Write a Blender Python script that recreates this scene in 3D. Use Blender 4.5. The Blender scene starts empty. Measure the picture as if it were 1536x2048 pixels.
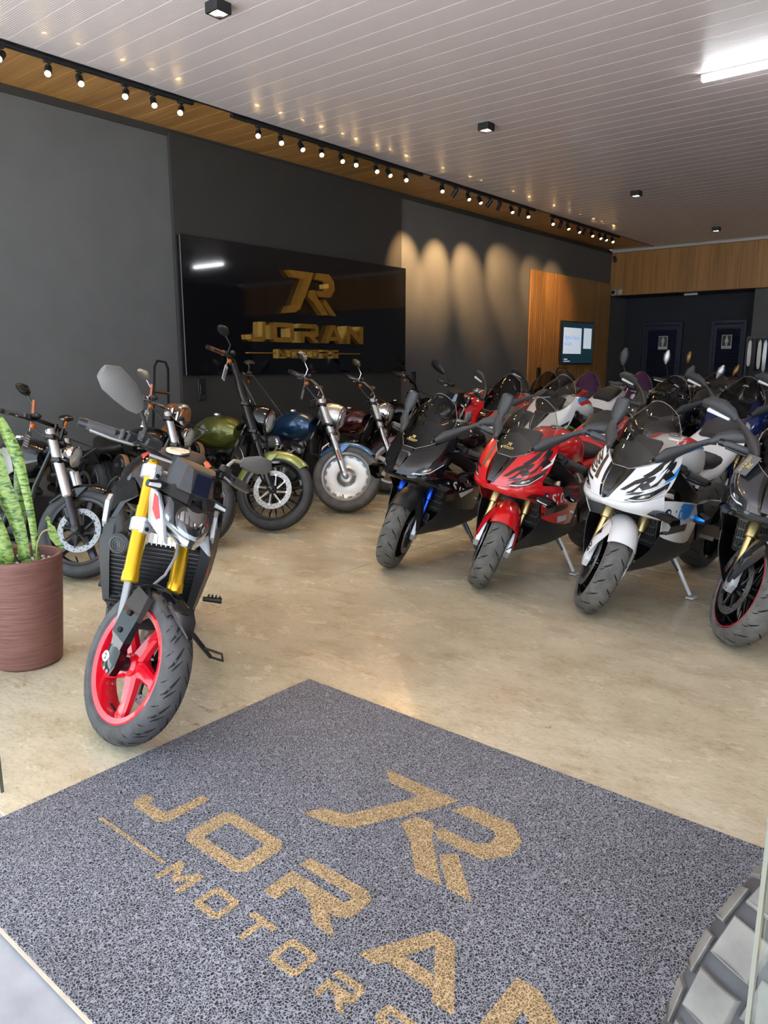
import bpy, bmesh, math, random
from mathutils import Vector, Matrix
from mathutils.geometry import tessellate_polygon
random.seed(7)
SC = bpy.context.scene
COL = SC.collection
PI = math.pi
R_ = math.radians

# ------------------------------------------------------------------ camera
cam_d = bpy.data.cameras.new('camera')
cam_d.sensor_fit = 'VERTICAL'; cam_d.sensor_height = 24.0
cam_d.lens = 24.0 * 1499.0 / 2048.0
cam_d.clip_start = 0.05; cam_d.clip_end = 200
cam = bpy.data.objects.new('camera', cam_d); COL.objects.link(cam)
cam.location = (0, 0, 1.5)
cam.rotation_euler = (R_(90 - 11.41), R_(0.0), R_(39.45))
SC.camera = cam

# ------------------------------------------------------------------ sky, daylight, exposure
W = bpy.data.worlds.new('sky'); SC.world = W; W.use_nodes = True
_bg = W.node_tree.nodes['Background']
_bg.inputs[0].default_value = (0.76, 0.87, 1.0, 1); _bg.inputs[1].default_value = 2.4
_sun = bpy.data.lights.new('sun', 'SUN'); _sun.energy = 30.0; _sun.angle = R_(.6); _sun.color = (1.0, .94, .86)
sun = bpy.data.objects.new('sun', _sun); COL.objects.link(sun); sun.rotation_euler = (R_(28), 0, R_(12)); sun.location = (0, -6, 9)
vs = SC.view_settings
vs.view_transform = 'Standard'; vs.look = 'None'; vs.gamma = 1.0; vs.use_curve_mapping = False
vs.exposure = 0.62
SC.cycles.transparent_max_bounces = 16; SC.cycles.caustics_reflective = False; SC.cycles.caustics_refractive = False

# ------------------------------------------------------------------ materials
MATS = {}
def mat(name, col=(.5, .5, .5), rough=.5, metal=0.0, coat=0.0, emit=None, es=0.0, spec=None, trans=0.0, ior=None):
    if name in MATS: return MATS[name]
    m = bpy.data.materials.new(name); m.use_nodes = True
    b = m.node_tree.nodes['Principled BSDF']
    b.inputs['Base Color'].default_value = (*col, 1); b.inputs['Roughness'].default_value = rough
    b.inputs['Metallic'].default_value = metal; b.inputs['Coat Weight'].default_value = coat
    b.inputs['Coat Roughness'].default_value = .04
    if spec is not None: b.inputs['Specular IOR Level'].default_value = spec
    if trans: b.inputs['Transmission Weight'].default_value = trans
    if ior: b.inputs['IOR'].default_value = ior
    if emit: b.inputs['Emission Color'].default_value = (*emit, 1); b.inputs['Emission Strength'].default_value = es
    MATS[name] = m
    return m
def nodes(m):
    nt = m.node_tree
    def N(t, **k):
        n = nt.nodes.new(t)
        for a, v in k.items():
            if a in n.inputs: n.inputs[a].default_value = v
            else: setattr(n, a, v)
        return n
    return nt, N, nt.nodes['Principled BSDF'], nt.links.new
def ramp(N, stops, interp='LINEAR'):
    r = N('ShaderNodeValToRGB'); cr = r.color_ramp; cr.interpolation = interp
    while len(cr.elements) < len(stops): cr.elements.new(.5)
    for e, (p, c) in zip(cr.elements, stops):
        e.position = p; e.color = (*c, 1) if len(c) == 3 else c
    return r
def noisy(name, col, rough=.6, amt=.15, scale=30., bump=.0, metal=0., coat=0., stretch=(1, 1, 1), detail=5):
    """one colour with procedural mottling (object space) and optional fine relief"""
    if name in MATS: return MATS[name]
    m = mat(name, col, rough, metal, coat); nt, N, b, L = nodes(m)
    tc = N('ShaderNodeTexCoord'); mp = N('ShaderNodeMapping'); mp.inputs['Scale'].default_value = stretch
    L(tc.outputs['Object'], mp.inputs[0])
    n = N('ShaderNodeTexNoise', Scale=scale, Detail=detail); L(mp.outputs[0], n.inputs['Vector'])
    lo = tuple(max(0, c * (1 - amt)) for c in col); hi = tuple(min(1, c * (1 + amt)) for c in col)
    r = ramp(N, [(.3, lo), (.7, hi)]); L(n.outputs[0], r.inputs[0]); L(r.outputs[0], b.inputs['Base Color'])
    if bump:
        bp = N('ShaderNodeBump', Strength=bump, Distance=.004); L(n.outputs[0], bp.inputs['Height']); L(bp.outputs[0], b.inputs['Normal'])
    return m
def glassy(name, tint=(.8, .85, .85), amount=.12, rough=.02, k=.7):
    """thin sheet of glass or acrylic: mostly see-through, mirror sheen by angle"""
    if name in MATS: return MATS[name]
    m = bpy.data.materials.new(name); m.use_nodes = True; nt = m.node_tree
    for n in list(nt.nodes): nt.nodes.remove(n)
    o = nt.nodes.new('ShaderNodeOutputMaterial'); mx = nt.nodes.new('ShaderNodeMixShader')
    t = nt.nodes.new('ShaderNodeBsdfTransparent'); t.inputs[0].default_value = (*tint, 1)
    g = nt.nodes.new('ShaderNodeBsdfGlossy'); g.inputs['Roughness'].default_value = rough
    f = nt.nodes.new('ShaderNodeFresnel'); f.inputs[0].default_value = 1.45
    a = nt.nodes.new('ShaderNodeMath'); a.operation = 'MULTIPLY_ADD'; a.inputs[1].default_value = k; a.inputs[2].default_value = amount * .3
    nt.links.new(f.outputs[0], a.inputs[0]); nt.links.new(a.outputs[0], mx.inputs[0])
    nt.links.new(t.outputs[0], mx.inputs[1]); nt.links.new(g.outputs[0], mx.inputs[2]); nt.links.new(mx.outputs[0], o.inputs[0])
    MATS[name] = m
    return m

mat('chrome', (.75, .75, .76), .08, 1.0)
mat('steel', (.27, .27, .275), .42, .9)
mat('alu', (.62, .63, .64), .34, 1.0)
mat('brushed', (.55, .56, .57), .38, 1.0)
mat('dark_metal', (.05, .05, .055), .35, .8)
mat('black_gloss', (.005, .005, .006), .07, 0, .25)
noisy('rubber_mid', (.068, .068, .070), .68, .3, 16., .2)
noisy('black_plastic', (.013, .0135, .015), .46, .12, 60., .15)
noisy('grey_plastic', (.036, .038, .041), .45, .1, 60., .15)
noisy('seat_leather', (.018, .017, .017), .55, .2, 80., .3)
noisy('rubber', (.042, .043, .046), .66, .25, 18., .2)
noisy('rubber_dusty', (.115, .112, .106), .75, .35, 14., .2)
mat('tread_dark', (.006, .006, .006), .9)
mat('grip', (.075, .076, .08), .6)
mat('radiator', (.018, .018, .02), .5, .3)
mat('gold_tube', (.55, .44, .20), .3, 1.0)
mat('yellow_tube', (.86, .50, .02), .28, .75, .3)
mat('blue_tube', (.02, .08, .55), .22, .9)
mat('amber', (.42, .095, .006), .2, 0, .4)
mat('white_paint', (.78, .79, .80), .22, 0, .8)
mat('silver_paint', (.42, .44, .46), .25, .6, .8)
mat('red_paint', (.62, .008, .012), .16, 0, 1.0)
mat('red_rim', (.70, .006, .022), .22, 0, .8)
mat('lens', (.75, .78, .8), .05, 0, 1.0)
mat('lens_dark', (.03, .032, .036), .04, 0, 1.0)
mat('decal_black', (.012, .012, .013), .3, 0, .3)
mat('decal_white', (.8, .8, .8), .3, 0, .3)
mat('decal_red', (.55, .007, .012), .35, 0, .1)
mat('decal_blue', (.02, .25, .72), .3, 0, .3)
mat('decal_gold', (.62, .47, .16), .35, .2)
mat('paper', (.75, .75, .72), .7)
mat('mirror_glass', (.35, .36, .38), .03, 1.0)
mat('plate', (.72, .73, .74), .4)
glassy('screen_smoke', (.22, .22, .24), .02, .03)
glassy('screen_clear', (.66, .64, .60), .06, .03)
glassy('pane_glass', (.93, .96, .95), .01, .02, .14)
glassy('lens_cover', (.8, .82, .84), .2)

# ------------------------------------------------------------------ mesh helpers
class MB:
    """collects the faces of one mesh"""
    def __init__(s): s.v = []; s.f = []
    def add(s, vs, fs):
        o = len(s.v); s.v += [tuple(p) for p in vs]; s.f += [tuple(i + o for i in q) for q in fs]; return s
    def loft(s, secs, closed=True, caps=True):
        n = len(secs[0]); vs = [p for sec in secs for p in sec]; fs = []
        m = n if closed else n - 1
        for i in range(len(secs) - 1):
            for j in range(m):
                k = (j + 1) % n
                fs.append((i * n + j, i * n + k, (i + 1) * n + k, (i + 1) * n + j))
        if caps and closed:
            fs.append(tuple(range(n))[::-1]); b = (len(secs) - 1) * n; fs.append(tuple(b + j for j in range(n)))
        return s.add(vs, fs)
    def tube(s, path, r, n=8, caps=True, flat=None, up=None):
        P = [Vector(p) for p in path]; rs = r if isinstance(r, (list, tuple)) else [r] * len(P)
        t = (P[1] - P[0]).normalized(); up = Vector(up) if up else Vector((0, 0, 1)) if abs(t.z) < .9 else Vector((1, 0, 0))
        x = t.cross(up).normalized(); secs = []
        for i, p in enumerate(P):
            if i == 0: t = (P[1] - P[0])
            elif i == len(P) - 1: t = P[i] - P[i - 1]
            else: t = (P[i + 1] - P[i]).normalized() + (P[i] - P[i - 1]).normalized()
            t.normalize(); x = (x - t * x.dot(t)).normalized(); y = t.cross(x)
            k = flat or 1
            secs.append([p + (x * math.cos(a) + y * math.sin(a) * k) * rs[i] for a in [2 * PI * j / n for j in range(n)]])
        return s.loft(secs, True, caps)
    def lathe(s, prof, c=(0, 0, 0), axis=(0, 0, 1), n=24, closed=False):
        a = Vector(axis).normalized(); u = a.orthogonal().normalized() if abs(a.y) < .99 else Vector((1, 0, 0)); w = a.cross(u); c = Vector(c)
        m = len(prof); vs = []; fs = []
        for j in range(n):
            d = u * math.cos(2 * PI * j / n) + w * math.sin(2 * PI * j / n)
            vs += [c + d * r + a * h for r, h in prof]
        for j in range(n):
            k = (j + 1) % n
            for i in range(m if closed else m - 1):
                i2 = (i + 1) % m
                fs.append((j * m + i, k * m + i, k * m + i2, j * m + i2))
        return s.add(vs, fs)
    def disc(s, r, c, axis, n=12, h=.002):
        return s.lathe([(.0001, 0), (r, 0), (r, h), (.0001, h)], c, axis, n)
    def cbox(s, c, size, ch=.008, M=None):
        hx, hy, hz = size[0] / 2, size[1] / 2, size[2] / 2; ch = min(ch, hx * .9, hy * .9, hz * .9)
        def oct_(x, y, k, z): return [(x - k, -y, z), (x, -y + k, z), (x, y - k, z), (x - k, y, z), (-x + k, y, z), (-x, y - k, z), (-x, -y + k, z), (-x + k, -y, z)]
        secs = [oct_(hx - ch, hy - ch, ch * .5, -hz), oct_(hx, hy, ch, -hz + ch), oct_(hx, hy, ch, hz - ch), oct_(hx - ch, hy - ch, ch * .5, hz)]
        c = Vector(c)
        return s.loft([[(c + (M @ Vector(p) if M else Vector(p))) for p in sec] for sec in secs])
    def box(s, c, size, M=None):
        c = Vector(c); h = [k / 2 for k in size]
        vs = [Vector((x * h[0], y * h[1], z * h[2])) for z in (-1, 1) for y in (-1, 1) for x in (-1, 1)]
        vs = [c + (M @ p if M else p) for p in vs]
        return s.add(vs, [(0, 2, 3, 1), (4, 5, 7, 6), (0, 1, 5, 4), (2, 6, 7, 3), (0, 4, 6, 2), (1, 3, 7, 5)])
    def prism(s, poly, fn, d0, d1):
        n = len(poly); vs = [fn(x, y, d0) for x, y in poly] + [fn(x, y, d1) for x, y in poly]
        fs = [(i, (i + 1) % n, n + (i + 1) % n, n + i) for i in range(n)] + [tuple(range(n))[::-1], tuple(range(n, 2 * n))]
        return s.add(vs, fs)
    def side(s, poly, y0, y1, bev=.0):
        """plate drawn in the x-z plane, thick from y0 to y1, slightly rounded edge"""
        if bev:
            cx = sum(p[0] for p in poly) / len(poly); cz = sum(p[1] for p in poly) / len(poly)
            def ins(p):
                d = math.hypot(p[0] - cx, p[1] - cz) or 1
                k = max(0, 1 - bev / d); return (cx + (p[0] - cx) * k, cz + (p[1] - cz) * k)
            q = [ins(p) for p in poly]; sg = 1 if y1 > y0 else -1
            return s.loft([[(x, y0, z) for x, z in q], [(x, y0 + bev * sg * .6, z) for x, z in poly], [(x, y1 - bev * sg * .6, z) for x, z in poly], [(x, y1, z) for x, z in q]])
        return s.prism(poly, lambda x, z, d: (x, d, z), y0, y1)
    def ell(s, c, r, n=14, m=9, M=None):
        c = Vector(c); secs = []
        for i in range(m + 1):
            a = -PI / 2 + PI * i / m; ca = max(math.cos(a), .02)
            secs.append([c + (M @ Vector((r[0] * ca * math.cos(b), r[1] * ca * math.sin(b), r[2] * math.sin(a))) if M else Vector((r[0] * ca * math.cos(b), r[1] * ca * math.sin(b), r[2] * math.sin(a)))) for b in [2 * PI * j / n for j in range(n)]])
        return s.loft(secs)
    def mirror(s):
        s.v += [(x, -y, z) for x, y, z in s.v]; n = len(s.v) // 2
        s.f += [tuple(i + n for i in q)[::-1] for q in s.f]; return s

def crom(p, t):
    n = len(p) - 1; t = min(max(t, 0), 1) * n; i = min(int(t), n - 1); f = t - i
    g = lambda k: p[k] if 0 <= k <= n else (p[0] * 2 - p[1] if k < 0 else p[n] * 2 - p[n - 1])
    a, b, c, d = g(i - 1), g(i), g(i + 1), g(i + 2)
    return ((b * 2) + (c - a) * f + (a * 2 - b * 5 + c * 4 - d) * f * f + (b * 3 - a - c * 3 + d) * f ** 3) * .5
class Patch:
    """smooth panel through a grid of points; sy=-1 gives the mirror image"""
    def __init__(s, G, sy=1):
        s.G = [[Vector((p[0], p[1] * sy, p[2])) for p in r] for r in G]; s.sy = sy; s.out = 1
        n = s.nrm(.5, .5); s.out = 1 if n.dot(s.at(.5, .5) - Vector((-.5, 0, .6))) > 0 else -1
    def at(s, u, v): return crom([crom(r, v) for r in s.G], u)
    def nrm(s, u, v):
        e = .01; a = s.at(min(u + e, 1), v) - s.at(max(u - e, 0), v); b = s.at(u, min(v + e, 1)) - s.at(u, max(v - e, 0))
        return a.cross(b).normalized() * s.sy * s.out
    def shell(s, mb, nu=10, nv=10, th=.006):
        us = [i / nu for i in range(nu + 1)]; vv = [j / nv for j in range(nv + 1)]
        P = [[s.at(u, v) for v in vv] for u in us]; n2 = nv + 1
        Q = [[P[i][j] - s.nrm(us[i], vv[j]) * th for j in range(n2)] for i in range(nu + 1)]
        vs_ = [p for r in P for p in r] + [p for r in Q for p in r]; o = (nu + 1) * n2; fs = []
        for i in range(nu):
            for j in range(nv):
                a, b, c, d = i * n2 + j, i * n2 + j + 1, (i + 1) * n2 + j + 1, (i + 1) * n2 + j
                fs += [(a, b, c, d), (o + d, o + c, o + b, o + a)]
        rim = [(0, j) for j in range(n2)] + [(i, nv) for i in range(1, nu + 1)] + [(nu, j) for j in range(nv - 1, -1, -1)] + [(i, 0) for i in range(nu - 1, 0, -1)]
        ids = [i * n2 + j for i, j in rim]
        for k in range(len(ids)):
            a, b = ids[k], ids[(k + 1) % len(ids)]; fs.append((a, b, o + b, o + a))
        return mb.add(vs_, fs)
    def decal(s, mb, poly, off=.0016, cuts=9):
        """flat marking cut to the curved panel; polygon in the panel's (u,v)"""
        v, f = cut_poly(tuple(map(tuple, poly)), cuts)
        return mb.add([s.at(u, w) + s.nrm(u, w) * off for u, w in v], f)
    def text(s, mb, txt, o, du, dv, off=.0018, bold=.02):
        """lettering laid on the panel: o = lower left (u,v), du / dv = (u,v) steps per em along and up"""
        v, f = text2d(txt, bold)
        pts = [(o[0] + x * du[0] + y * dv[0], o[1] + x * du[1] + y * dv[1]) for x, y in v]
        return mb.add([s.at(u, w) + s.nrm(u, w) * off for u, w in pts], f)
_cut = {}
def cut_poly(poly, cuts):
    if (poly, cuts) in _cut: return _cut[(poly, cuts)]
    bm = bmesh.new(); bm.faces.new([bm.verts.new((x, y, 0)) for x, y in poly])
    bmesh.ops.triangulate(bm, faces=bm.faces[:])
    for k in range(1, cuts + 1):
        for no in ((1, 0, 0), (0, 1, 0)):
            c = k / (cuts + 1)
            bmesh.ops.bisect_plane(bm, geom=bm.verts[:] + bm.edges[:] + bm.faces[:], plane_co=(c, c, 0), plane_no=no)
    bm.verts.index_update()
    r = ([(v.co.x, v.co.y) for v in bm.verts], [tuple(v.index for v in f.verts) for f in bm.faces]); bm.free()
    _cut[(poly, cuts)] = r
    return r
_txt = {}
def text2d(t, bold=0.0):
    if (t, bold) in _txt: return _txt[(t, bold)]
    c = bpy.data.curves.new('lettering', 'FONT'); c.body = t; c.size = 1.0; c.resolution_u = 3; c.offset = bold
    o = bpy.data.objects.new('lettering', c); COL.objects.link(o)
    bpy.context.view_layer.update()
    me = o.evaluated_get(bpy.context.evaluated_depsgraph_get()).to_mesh()
    r = ([(v.co.x, v.co.y) for v in me.vertices], [tuple(p.vertices) for p in me.polygons])
    o.evaluated_get(bpy.context.evaluated_depsgraph_get()).to_mesh_clear()
    bpy.data.objects.remove(o); bpy.data.curves.remove(c)
    _txt[(t, bold)] = r
    return r

def build(mb, name, m, parent=None, T=None, ang=38, loc=None):
    me = bpy.data.meshes.new(name)
    vs_ = [tuple(T @ Vector(p)) for p in mb.v] if T is not None else mb.v
    me.from_pydata(vs_, [], mb.f); me.update()
    me.polygons.foreach_set('use_smooth', [True] * len(me.polygons)); me.set_sharp_from_angle(angle=R_(ang))
    me.materials.append(MATS[m] if isinstance(m, str) else m)
    o = bpy.data.objects.new(name, me); COL.objects.link(o)
    if parent: o.parent = parent
    if loc: o.location = loc
    return o
def tag(o, label=None, cat=None, group=None, kind=None):
    if label: o['label'] = label
    if cat: o['category'] = cat
    if group: o['group'] = group
    if kind: o['kind'] = kind
    return o
def empty(name, loc=(0, 0, 0), rot=(0, 0, 0)):
    o = bpy.data.objects.new(name, None); COL.objects.link(o); o.location = loc; o.rotation_euler = rot; o.empty_display_size = .1
    return o
# ================================================================== lettering outlines (metres, as woven into the mat)
XC = -1.315
LOGO = [[(-1.605, 1.967), (-1.285, 1.967), (-1.315, 1.893), (-1.466, 1.621), (-1.528, 1.59), (-1.653, 1.577), (-1.613, 1.64), (-1.529, 1.663), (-1.404, 1.903), (-1.545, 1.908)],
        [(-1.274, 1.909), (-1.24, 1.969), (-1.074, 1.970), (-1.006, 1.907), (-.996, 1.829), (-1.055, 1.753), (-1.222, 1.751), (-1.252, 1.779), (-1.243, 1.805), (-1.112, 1.805), (-1.079, 1.839), (-1.084, 1.88), (-1.104, 1.900)],
        [(-1.364, 1.742), (-1.342, 1.801), (-1.273, 1.809), (-1.240, 1.747), (-1.086, 1.580), (-1.180, 1.580), (-1.286, 1.691)],
        [(-1.170, 1.688), (-1.13, 1.73), (-.978, 1.578), (-1.066, 1.583)]]
def glyph(ch, x0, x1, y0, h):
    """strokes of one block capital: list of outlines, an (outer, inner) pair is a ring"""
    w = x1 - x0; P = lambda pts: [(x0 + x * w, y0 + y * h) for x, y in pts]
    if ch == 'J': return [P([(.03, .1), (0, .34), (.25, .37), (.29, .22), (.75, .24), (.80, 1), (1, 1), (1, .16), (.88, 0), (.15, 0)])]
    if ch == 'O': return [(P([(.0, .14), (.1, 0), (.9, 0), (1, .14), (1, .86), (.9, 1), (.1, 1), (0, .86)]), P([(.19, .27), (.22, .23), (.78, .23), (.81, .27), (.81, .73), (.78, .77), (.22, .77), (.19, .73)]))]
    if ch == 'R': return [P([(0, .77), (0, 1), (.87, 1), (1, .87), (1, .44), (.88, .31), (.76, .30), (1.05, 0), (.76, 0), (.48, .3), (.2, .38), (.2, 0), (0, 0), (0, .60), (.79, .59), (.82, .68), (.78, .77)])]
    if ch == 'A': return [P([(0, 0), (.37, 1), (.58, 1), (1, 0), (.79, 0), (.47, .76), (.2, 0)]), P([(.24, .14), (.32, .36), (.62, .36), (.74, .14)])]
    if ch == 'N': return [P([(0, 0), (0, 1), (.22, 1), (.79, .4), (.79, 1), (1, 1), (1, 0), (.79, 0), (.21, .6), (.21, 0)])]
    if ch == 'M': return [P([(0, 0), (0, 1), (.2, 1), (.5, .5), (.8, 1), (1, 1), (1, 0), (.82, 0), (.82, .62), (.5, .16), (.18, .62), (.18, 0)])]
    if ch == 'T': return [P([(0, .78), (0, 1), (1, 1), (1, .78), (.6, .78), (.6, 0), (.4, 0), (.4, .78)])]
    if ch == 'S': return [P([(0, 0), (0, .22), (.76, .22), (.78, .38), (.12, .38), (0, .5), (0, .86), (.12, 1), (1, 1), (1, .78), (.22, .78), (.22, .6), (.88, .6), (1, .48), (1, .14), (.88, 0)])]
JORAN = [('J', -2.155, -1.954), ('O', -1.858, -1.564), ('R', -1.467, -1.2), ('A', -1.105, -.809), ('N', -.752, -.47)]
MOTORS = [('M', -1.763, -1.643), ('O', -1.584, -1.478), ('T', -1.424, -1.328), ('O', -1.275, -1.172), ('R', -1.108, -1.012), ('S', -.95, -.86)]
def all_letters():
    out = [('monogram_stroke', [p]) for p in LOGO]
    out += [('letter', glyph(c, a, b, 1.238, .19)) for c, a, b in JORAN]
    out += [('letter', glyph(c, a, b, 1.078, .09)) for c, a, b in MOTORS]
    out += [('rule', [[(-2.148, 1.124), (-2.148, 1.136), (-1.79, 1.136), (-1.79, 1.124)]]), ('rule', [[(-.83, 1.124), (-.83, 1.136), (-.47, 1.136), (-.47, 1.124)]])]
    return out
def glyph_mesh(strokes, fn, d0, d1):
    mb = MB()
    for k, st in enumerate(strokes):
        if isinstance(st, tuple):
            o, i = st; n = len(o)
            vs_ = [fn(x, y, d) for d in (d0, d1) for P in (o, i) for x, y in P]; fs = []
            for j in range(n):
                q = (j + 1) % n
                fs += [(2 * n + j, 2 * n + q, 3 * n + q, 3 * n + j), (j, n + j, n + q, q), (j, q, 2 * n + q, 2 * n + j), (n + j, 3 * n + j, 3 * n + q, n + q)]
            mb.add(vs_, fs)
        else: mb.prism(st, fn, d0, d1 - k * .0004)
    return mb
def mini_logo(fn, words=True, d=.0012):
    """the same monogram and name, small, for stickers and tags: fn maps (x,y,depth) of a unit square"""
    mb = MB()
    g = lambda x, y, e: fn((x - XC) / 1.7 + .5, (y - 1.06) / .93, e)
    for nm, st in all_letters():
        if words or nm == 'monogram_stroke': 
            m2 = glyph_mesh(st, g, 0, d); mb.add(m2.v, m2.f)
    return mb

# ================================================================== surface materials
def wood_mat(name, c0, c1, axis, rough=.38):
    m = mat(name, c0, rough, 0, .15); nt, N, b, L = nodes(m)
    tc = N('ShaderNodeTexCoord'); mp = N('ShaderNodeMapping'); sc = [14, 14, 14]; sc[axis] = .7; mp.inputs['Scale'].default_value = sc
    gi = N('ShaderNodeObjectInfo'); ad = N('ShaderNodeVectorMath', operation='ADD'); cm = N('ShaderNodeCombineXYZ')
    mu = N('ShaderNodeMath', operation='MULTIPLY'); mu.inputs[1].default_value = 9.
    L(gi.outputs['Random'], mu.inputs[0]); L(mu.outputs[0], cm.inputs[axis])
    L(tc.outputs['Object'], ad.inputs[0]); L(cm.outputs[0], ad.inputs[1]); L(ad.outputs[0], mp.inputs[0])
    n = N('ShaderNodeTexNoise', Scale=1.3, Detail=6., Distortion=.6); L(mp.outputs[0], n.inputs['Vector'])
    r = ramp(N, [(.25, c1), (.5, c0), (.75, tuple(min(1, c * 1.2) for c in c0))]); L(n.outputs[0], r.inputs[0])
    hs = N('ShaderNodeHueSaturation'); mr = N('ShaderNodeMapRange'); mr.inputs[3].default_value = .88; mr.inputs[4].default_value = 1.1
    L(gi.outputs['Random'], mr.inputs[0]); L(mr.outputs[0], hs.inputs['Value']); L(r.outputs[0], hs.inputs['Color']); L(hs.outputs[0], b.inputs['Base Color'])
    bp = N('ShaderNodeBump', Strength=.12, Distance=.003); L(n.outputs[0], bp.inputs['Height']); L(bp.outputs[0], b.inputs['Normal'])
    return m
wood_mat('oak_soffit', (.50, .25, .07), (.37, .17, .045), 0)
wood_mat('oak_fascia', (.40, .20, .062), (.29, .135, .04), 2)
wood_mat('oak_slat', (.36, .185, .065), (.28, .135, .042), 2)
noisy('wall_paint', (.128, .130, .131), .75, .06, 3., .0)
noisy('wall_dark', (.040, .038, .035), .7, .06, 3., .0)
noisy('alcove_paint', (.026, .028, .036), .7, .08, 3., .0)
noisy('door_paint', (.020, .024, .055), .45, .1, 8., .0)
noisy('white_trim', (.62, .59, .56), .4, .04, 5.)

def floor_mat():
    m = mat('polished_concrete', (.4, .35, .27), .2); nt, N, b, L = nodes(m)
    g = N('ShaderNodeNewGeometry'); P = g.outputs['Position']
    def noise(sc, det, ro, dis, v=None):
        n = N('ShaderNodeTexNoise', Scale=sc, Detail=det, Roughness=ro, Distortion=dis); L(v or P, n.inputs['Vector']); return n.outputs[0]
    def mix(f, a, c, bt='MIX', k=None):
        x = N('ShaderNodeMix', data_type='RGBA', blend_type=bt)
        if k is not None: x.inputs[0].default_value = k
        else: L(f, x.inputs[0])
        L(a, x.inputs[6])
        if isinstance(c, tuple): x.inputs[7].default_value = (*c, 1)
        else: L(c, x.inputs[7])
        return x.outputs[2]
    mp = N('ShaderNodeMapping'); mp.inputs['Rotation'].default_value = (0, 0, -.55); mp.inputs['Scale'].default_value = (1, 1.9, 1); L(P, mp.inputs[0])
    big = ramp(N, [(.30, (.43, .375, .265)), (.45, (.53, .475, .345)), (.56, (.61, .555, .41)), (.70, (.52, .49, .39))]); L(noise(.5, 6., .6, .3), big.inputs[0])
    mid = ramp(N, [(.30, (.58, .52, .43)), (.43, (.88, .85, .80)), (.52, (1.0, 1.0, 1.0)), (.66, (1.12, 1.12, 1.11))]); L(noise(2.2, 15., .80, .1, mp.outputs[0]), mid.inputs[0])
    c = mix(None, big.outputs[0], mid.outputs[0], 'MULTIPLY', 1.0)
    fine = ramp(N, [(.36, (.66, .62, .56)), (.47, (1, 1, 1)), (.60, (1.10, 1.09, 1.06))]); L(noise(30., 12., .82, .1, mp.outputs[0]), fine.inputs[0])
    c = mix(None, c, fine.outputs[0], 'MULTIPLY', .85)
    scuff = ramp(N, [(.595, (0, 0, 0)), (.66, (1, 1, 1))]); L(noise(7., 10., .78, .5, mp.outputs[0]), scuff.inputs[0])
    patch = ramp(N, [(.48, (0, 0, 0)), (.62, (1, 1, 1))]); L(noise(.9, 4., .6, .2), patch.inputs[0])
    f = mix(None, scuff.outputs[0], patch.outputs[0], 'MULTIPLY', 1.0)
    c = mix(f, c, (.335, .225, .125))
    L(c, b.inputs['Base Color'])
    rr = N('ShaderNodeMapRange'); rr.inputs[1].default_value = .35; rr.inputs[2].default_value = .68; rr.inputs[3].default_value = .14; rr.inputs[4].default_value = .34
    L(noise(2.1, 8., .7, .3, mp.outputs[0]), rr.inputs[0]); L(rr.outputs[0], b.inputs['Roughness'])
    bp = N('ShaderNodeBump', Strength=.04, Distance=.003); L(noise(9., 8., .7, .3), bp.inputs['Height']); L(bp.outputs[0], b.inputs['Normal'])
    return m
floor_mat()
noisy('joint_filler', (.60, .52, .40), .5, .1, 20.)
noisy('paving', (.36, .38, .41), .8, .14, 9., .25)

def mat_loop(name, dark, light):
    m = mat(name, light, .6); nt, N, b, L = nodes(m)
    g = N('ShaderNodeNewGeometry')
    n0 = N('ShaderNodeTexNoise', Scale=60., Detail=2.); L(g.outputs['Position'], n0.inputs['Vector'])
    va = N('ShaderNodeVectorMath', operation='MULTIPLY_ADD'); va.inputs[1].default_value = (.022, .022, .022); L(n0.outputs['Color'], va.inputs[0]); L(g.outputs['Position'], va.inputs[2])
    v = N('ShaderNodeTexVoronoi', feature='DISTANCE_TO_EDGE', Scale=125.); L(va.outputs[0], v.inputs['Vector'])
    r = ramp(N, [(.0, light), (.07, tuple(a * .55 + c * .45 for a, c in zip(light, dark))), (.17, dark)]); L(v.outputs['Distance'], r.inputs[0])
    n2 = N('ShaderNodeTexNoise', Scale=1.6, Detail=4.); L(g.outputs['Position'], n2.inputs['Vector'])
    r2 = ramp(N, [(.3, (.84, .84, .84)), (.7, (1.1, 1.1, 1.1))]); L(n2.outputs[0], r2.inputs[0])
    mm = N('ShaderNodeMix', data_type='RGBA', blend_type='MULTIPLY'); mm.inputs[0].default_value = 1; L(r.outputs[0], mm.inputs[6]); L(r2.outputs[0], mm.inputs[7])
    L(mm.outputs[2], b.inputs['Base Color'])
    iv = N('ShaderNodeMath', operation='SUBTRACT'); iv.inputs[0].default_value = .5; L(v.outputs['Distance'], iv.inputs[1])
    bp = N('ShaderNodeBump', Strength=.55, Distance=.006); L(iv.outputs[0], bp.inputs['Height']); L(bp.outputs[0], b.inputs['Normal'])
    return m
mat_loop('loop_grey', (.012, .014, .021), (.39, .415, .475))
mat_loop('loop_tan', (.17, .115, .05), (.72, .53, .30))

def plank_white():
    m = mat('pvc_white', (.69, .605, .605), .38, 0, .08); nt, N, b, L = nodes(m)
    g = N('ShaderNodeNewGeometry'); sp = N('ShaderNodeSeparateXYZ'); L(g.outputs['Position'], sp.inputs[0])
    w = N('ShaderNodeMath', operation='MULTIPLY'); w.inputs[1].default_value = 2 * PI / .0175; L(sp.outputs['Y'], w.inputs[0])
    s_ = N('ShaderNodeMath', operation='SINE'); L(w.outputs[0], s_.inputs[0])
    bp = N('ShaderNodeBump', Strength=.18, Distance=.002); L(s_.outputs[0], bp.inputs['Height']); L(bp.outputs[0], b.inputs['Normal'])
plank_white()
mat('pvc_edge', (.95, .92, .90), .4)  # backing paler than the boards, paints the bevel glint into their joints

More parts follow.
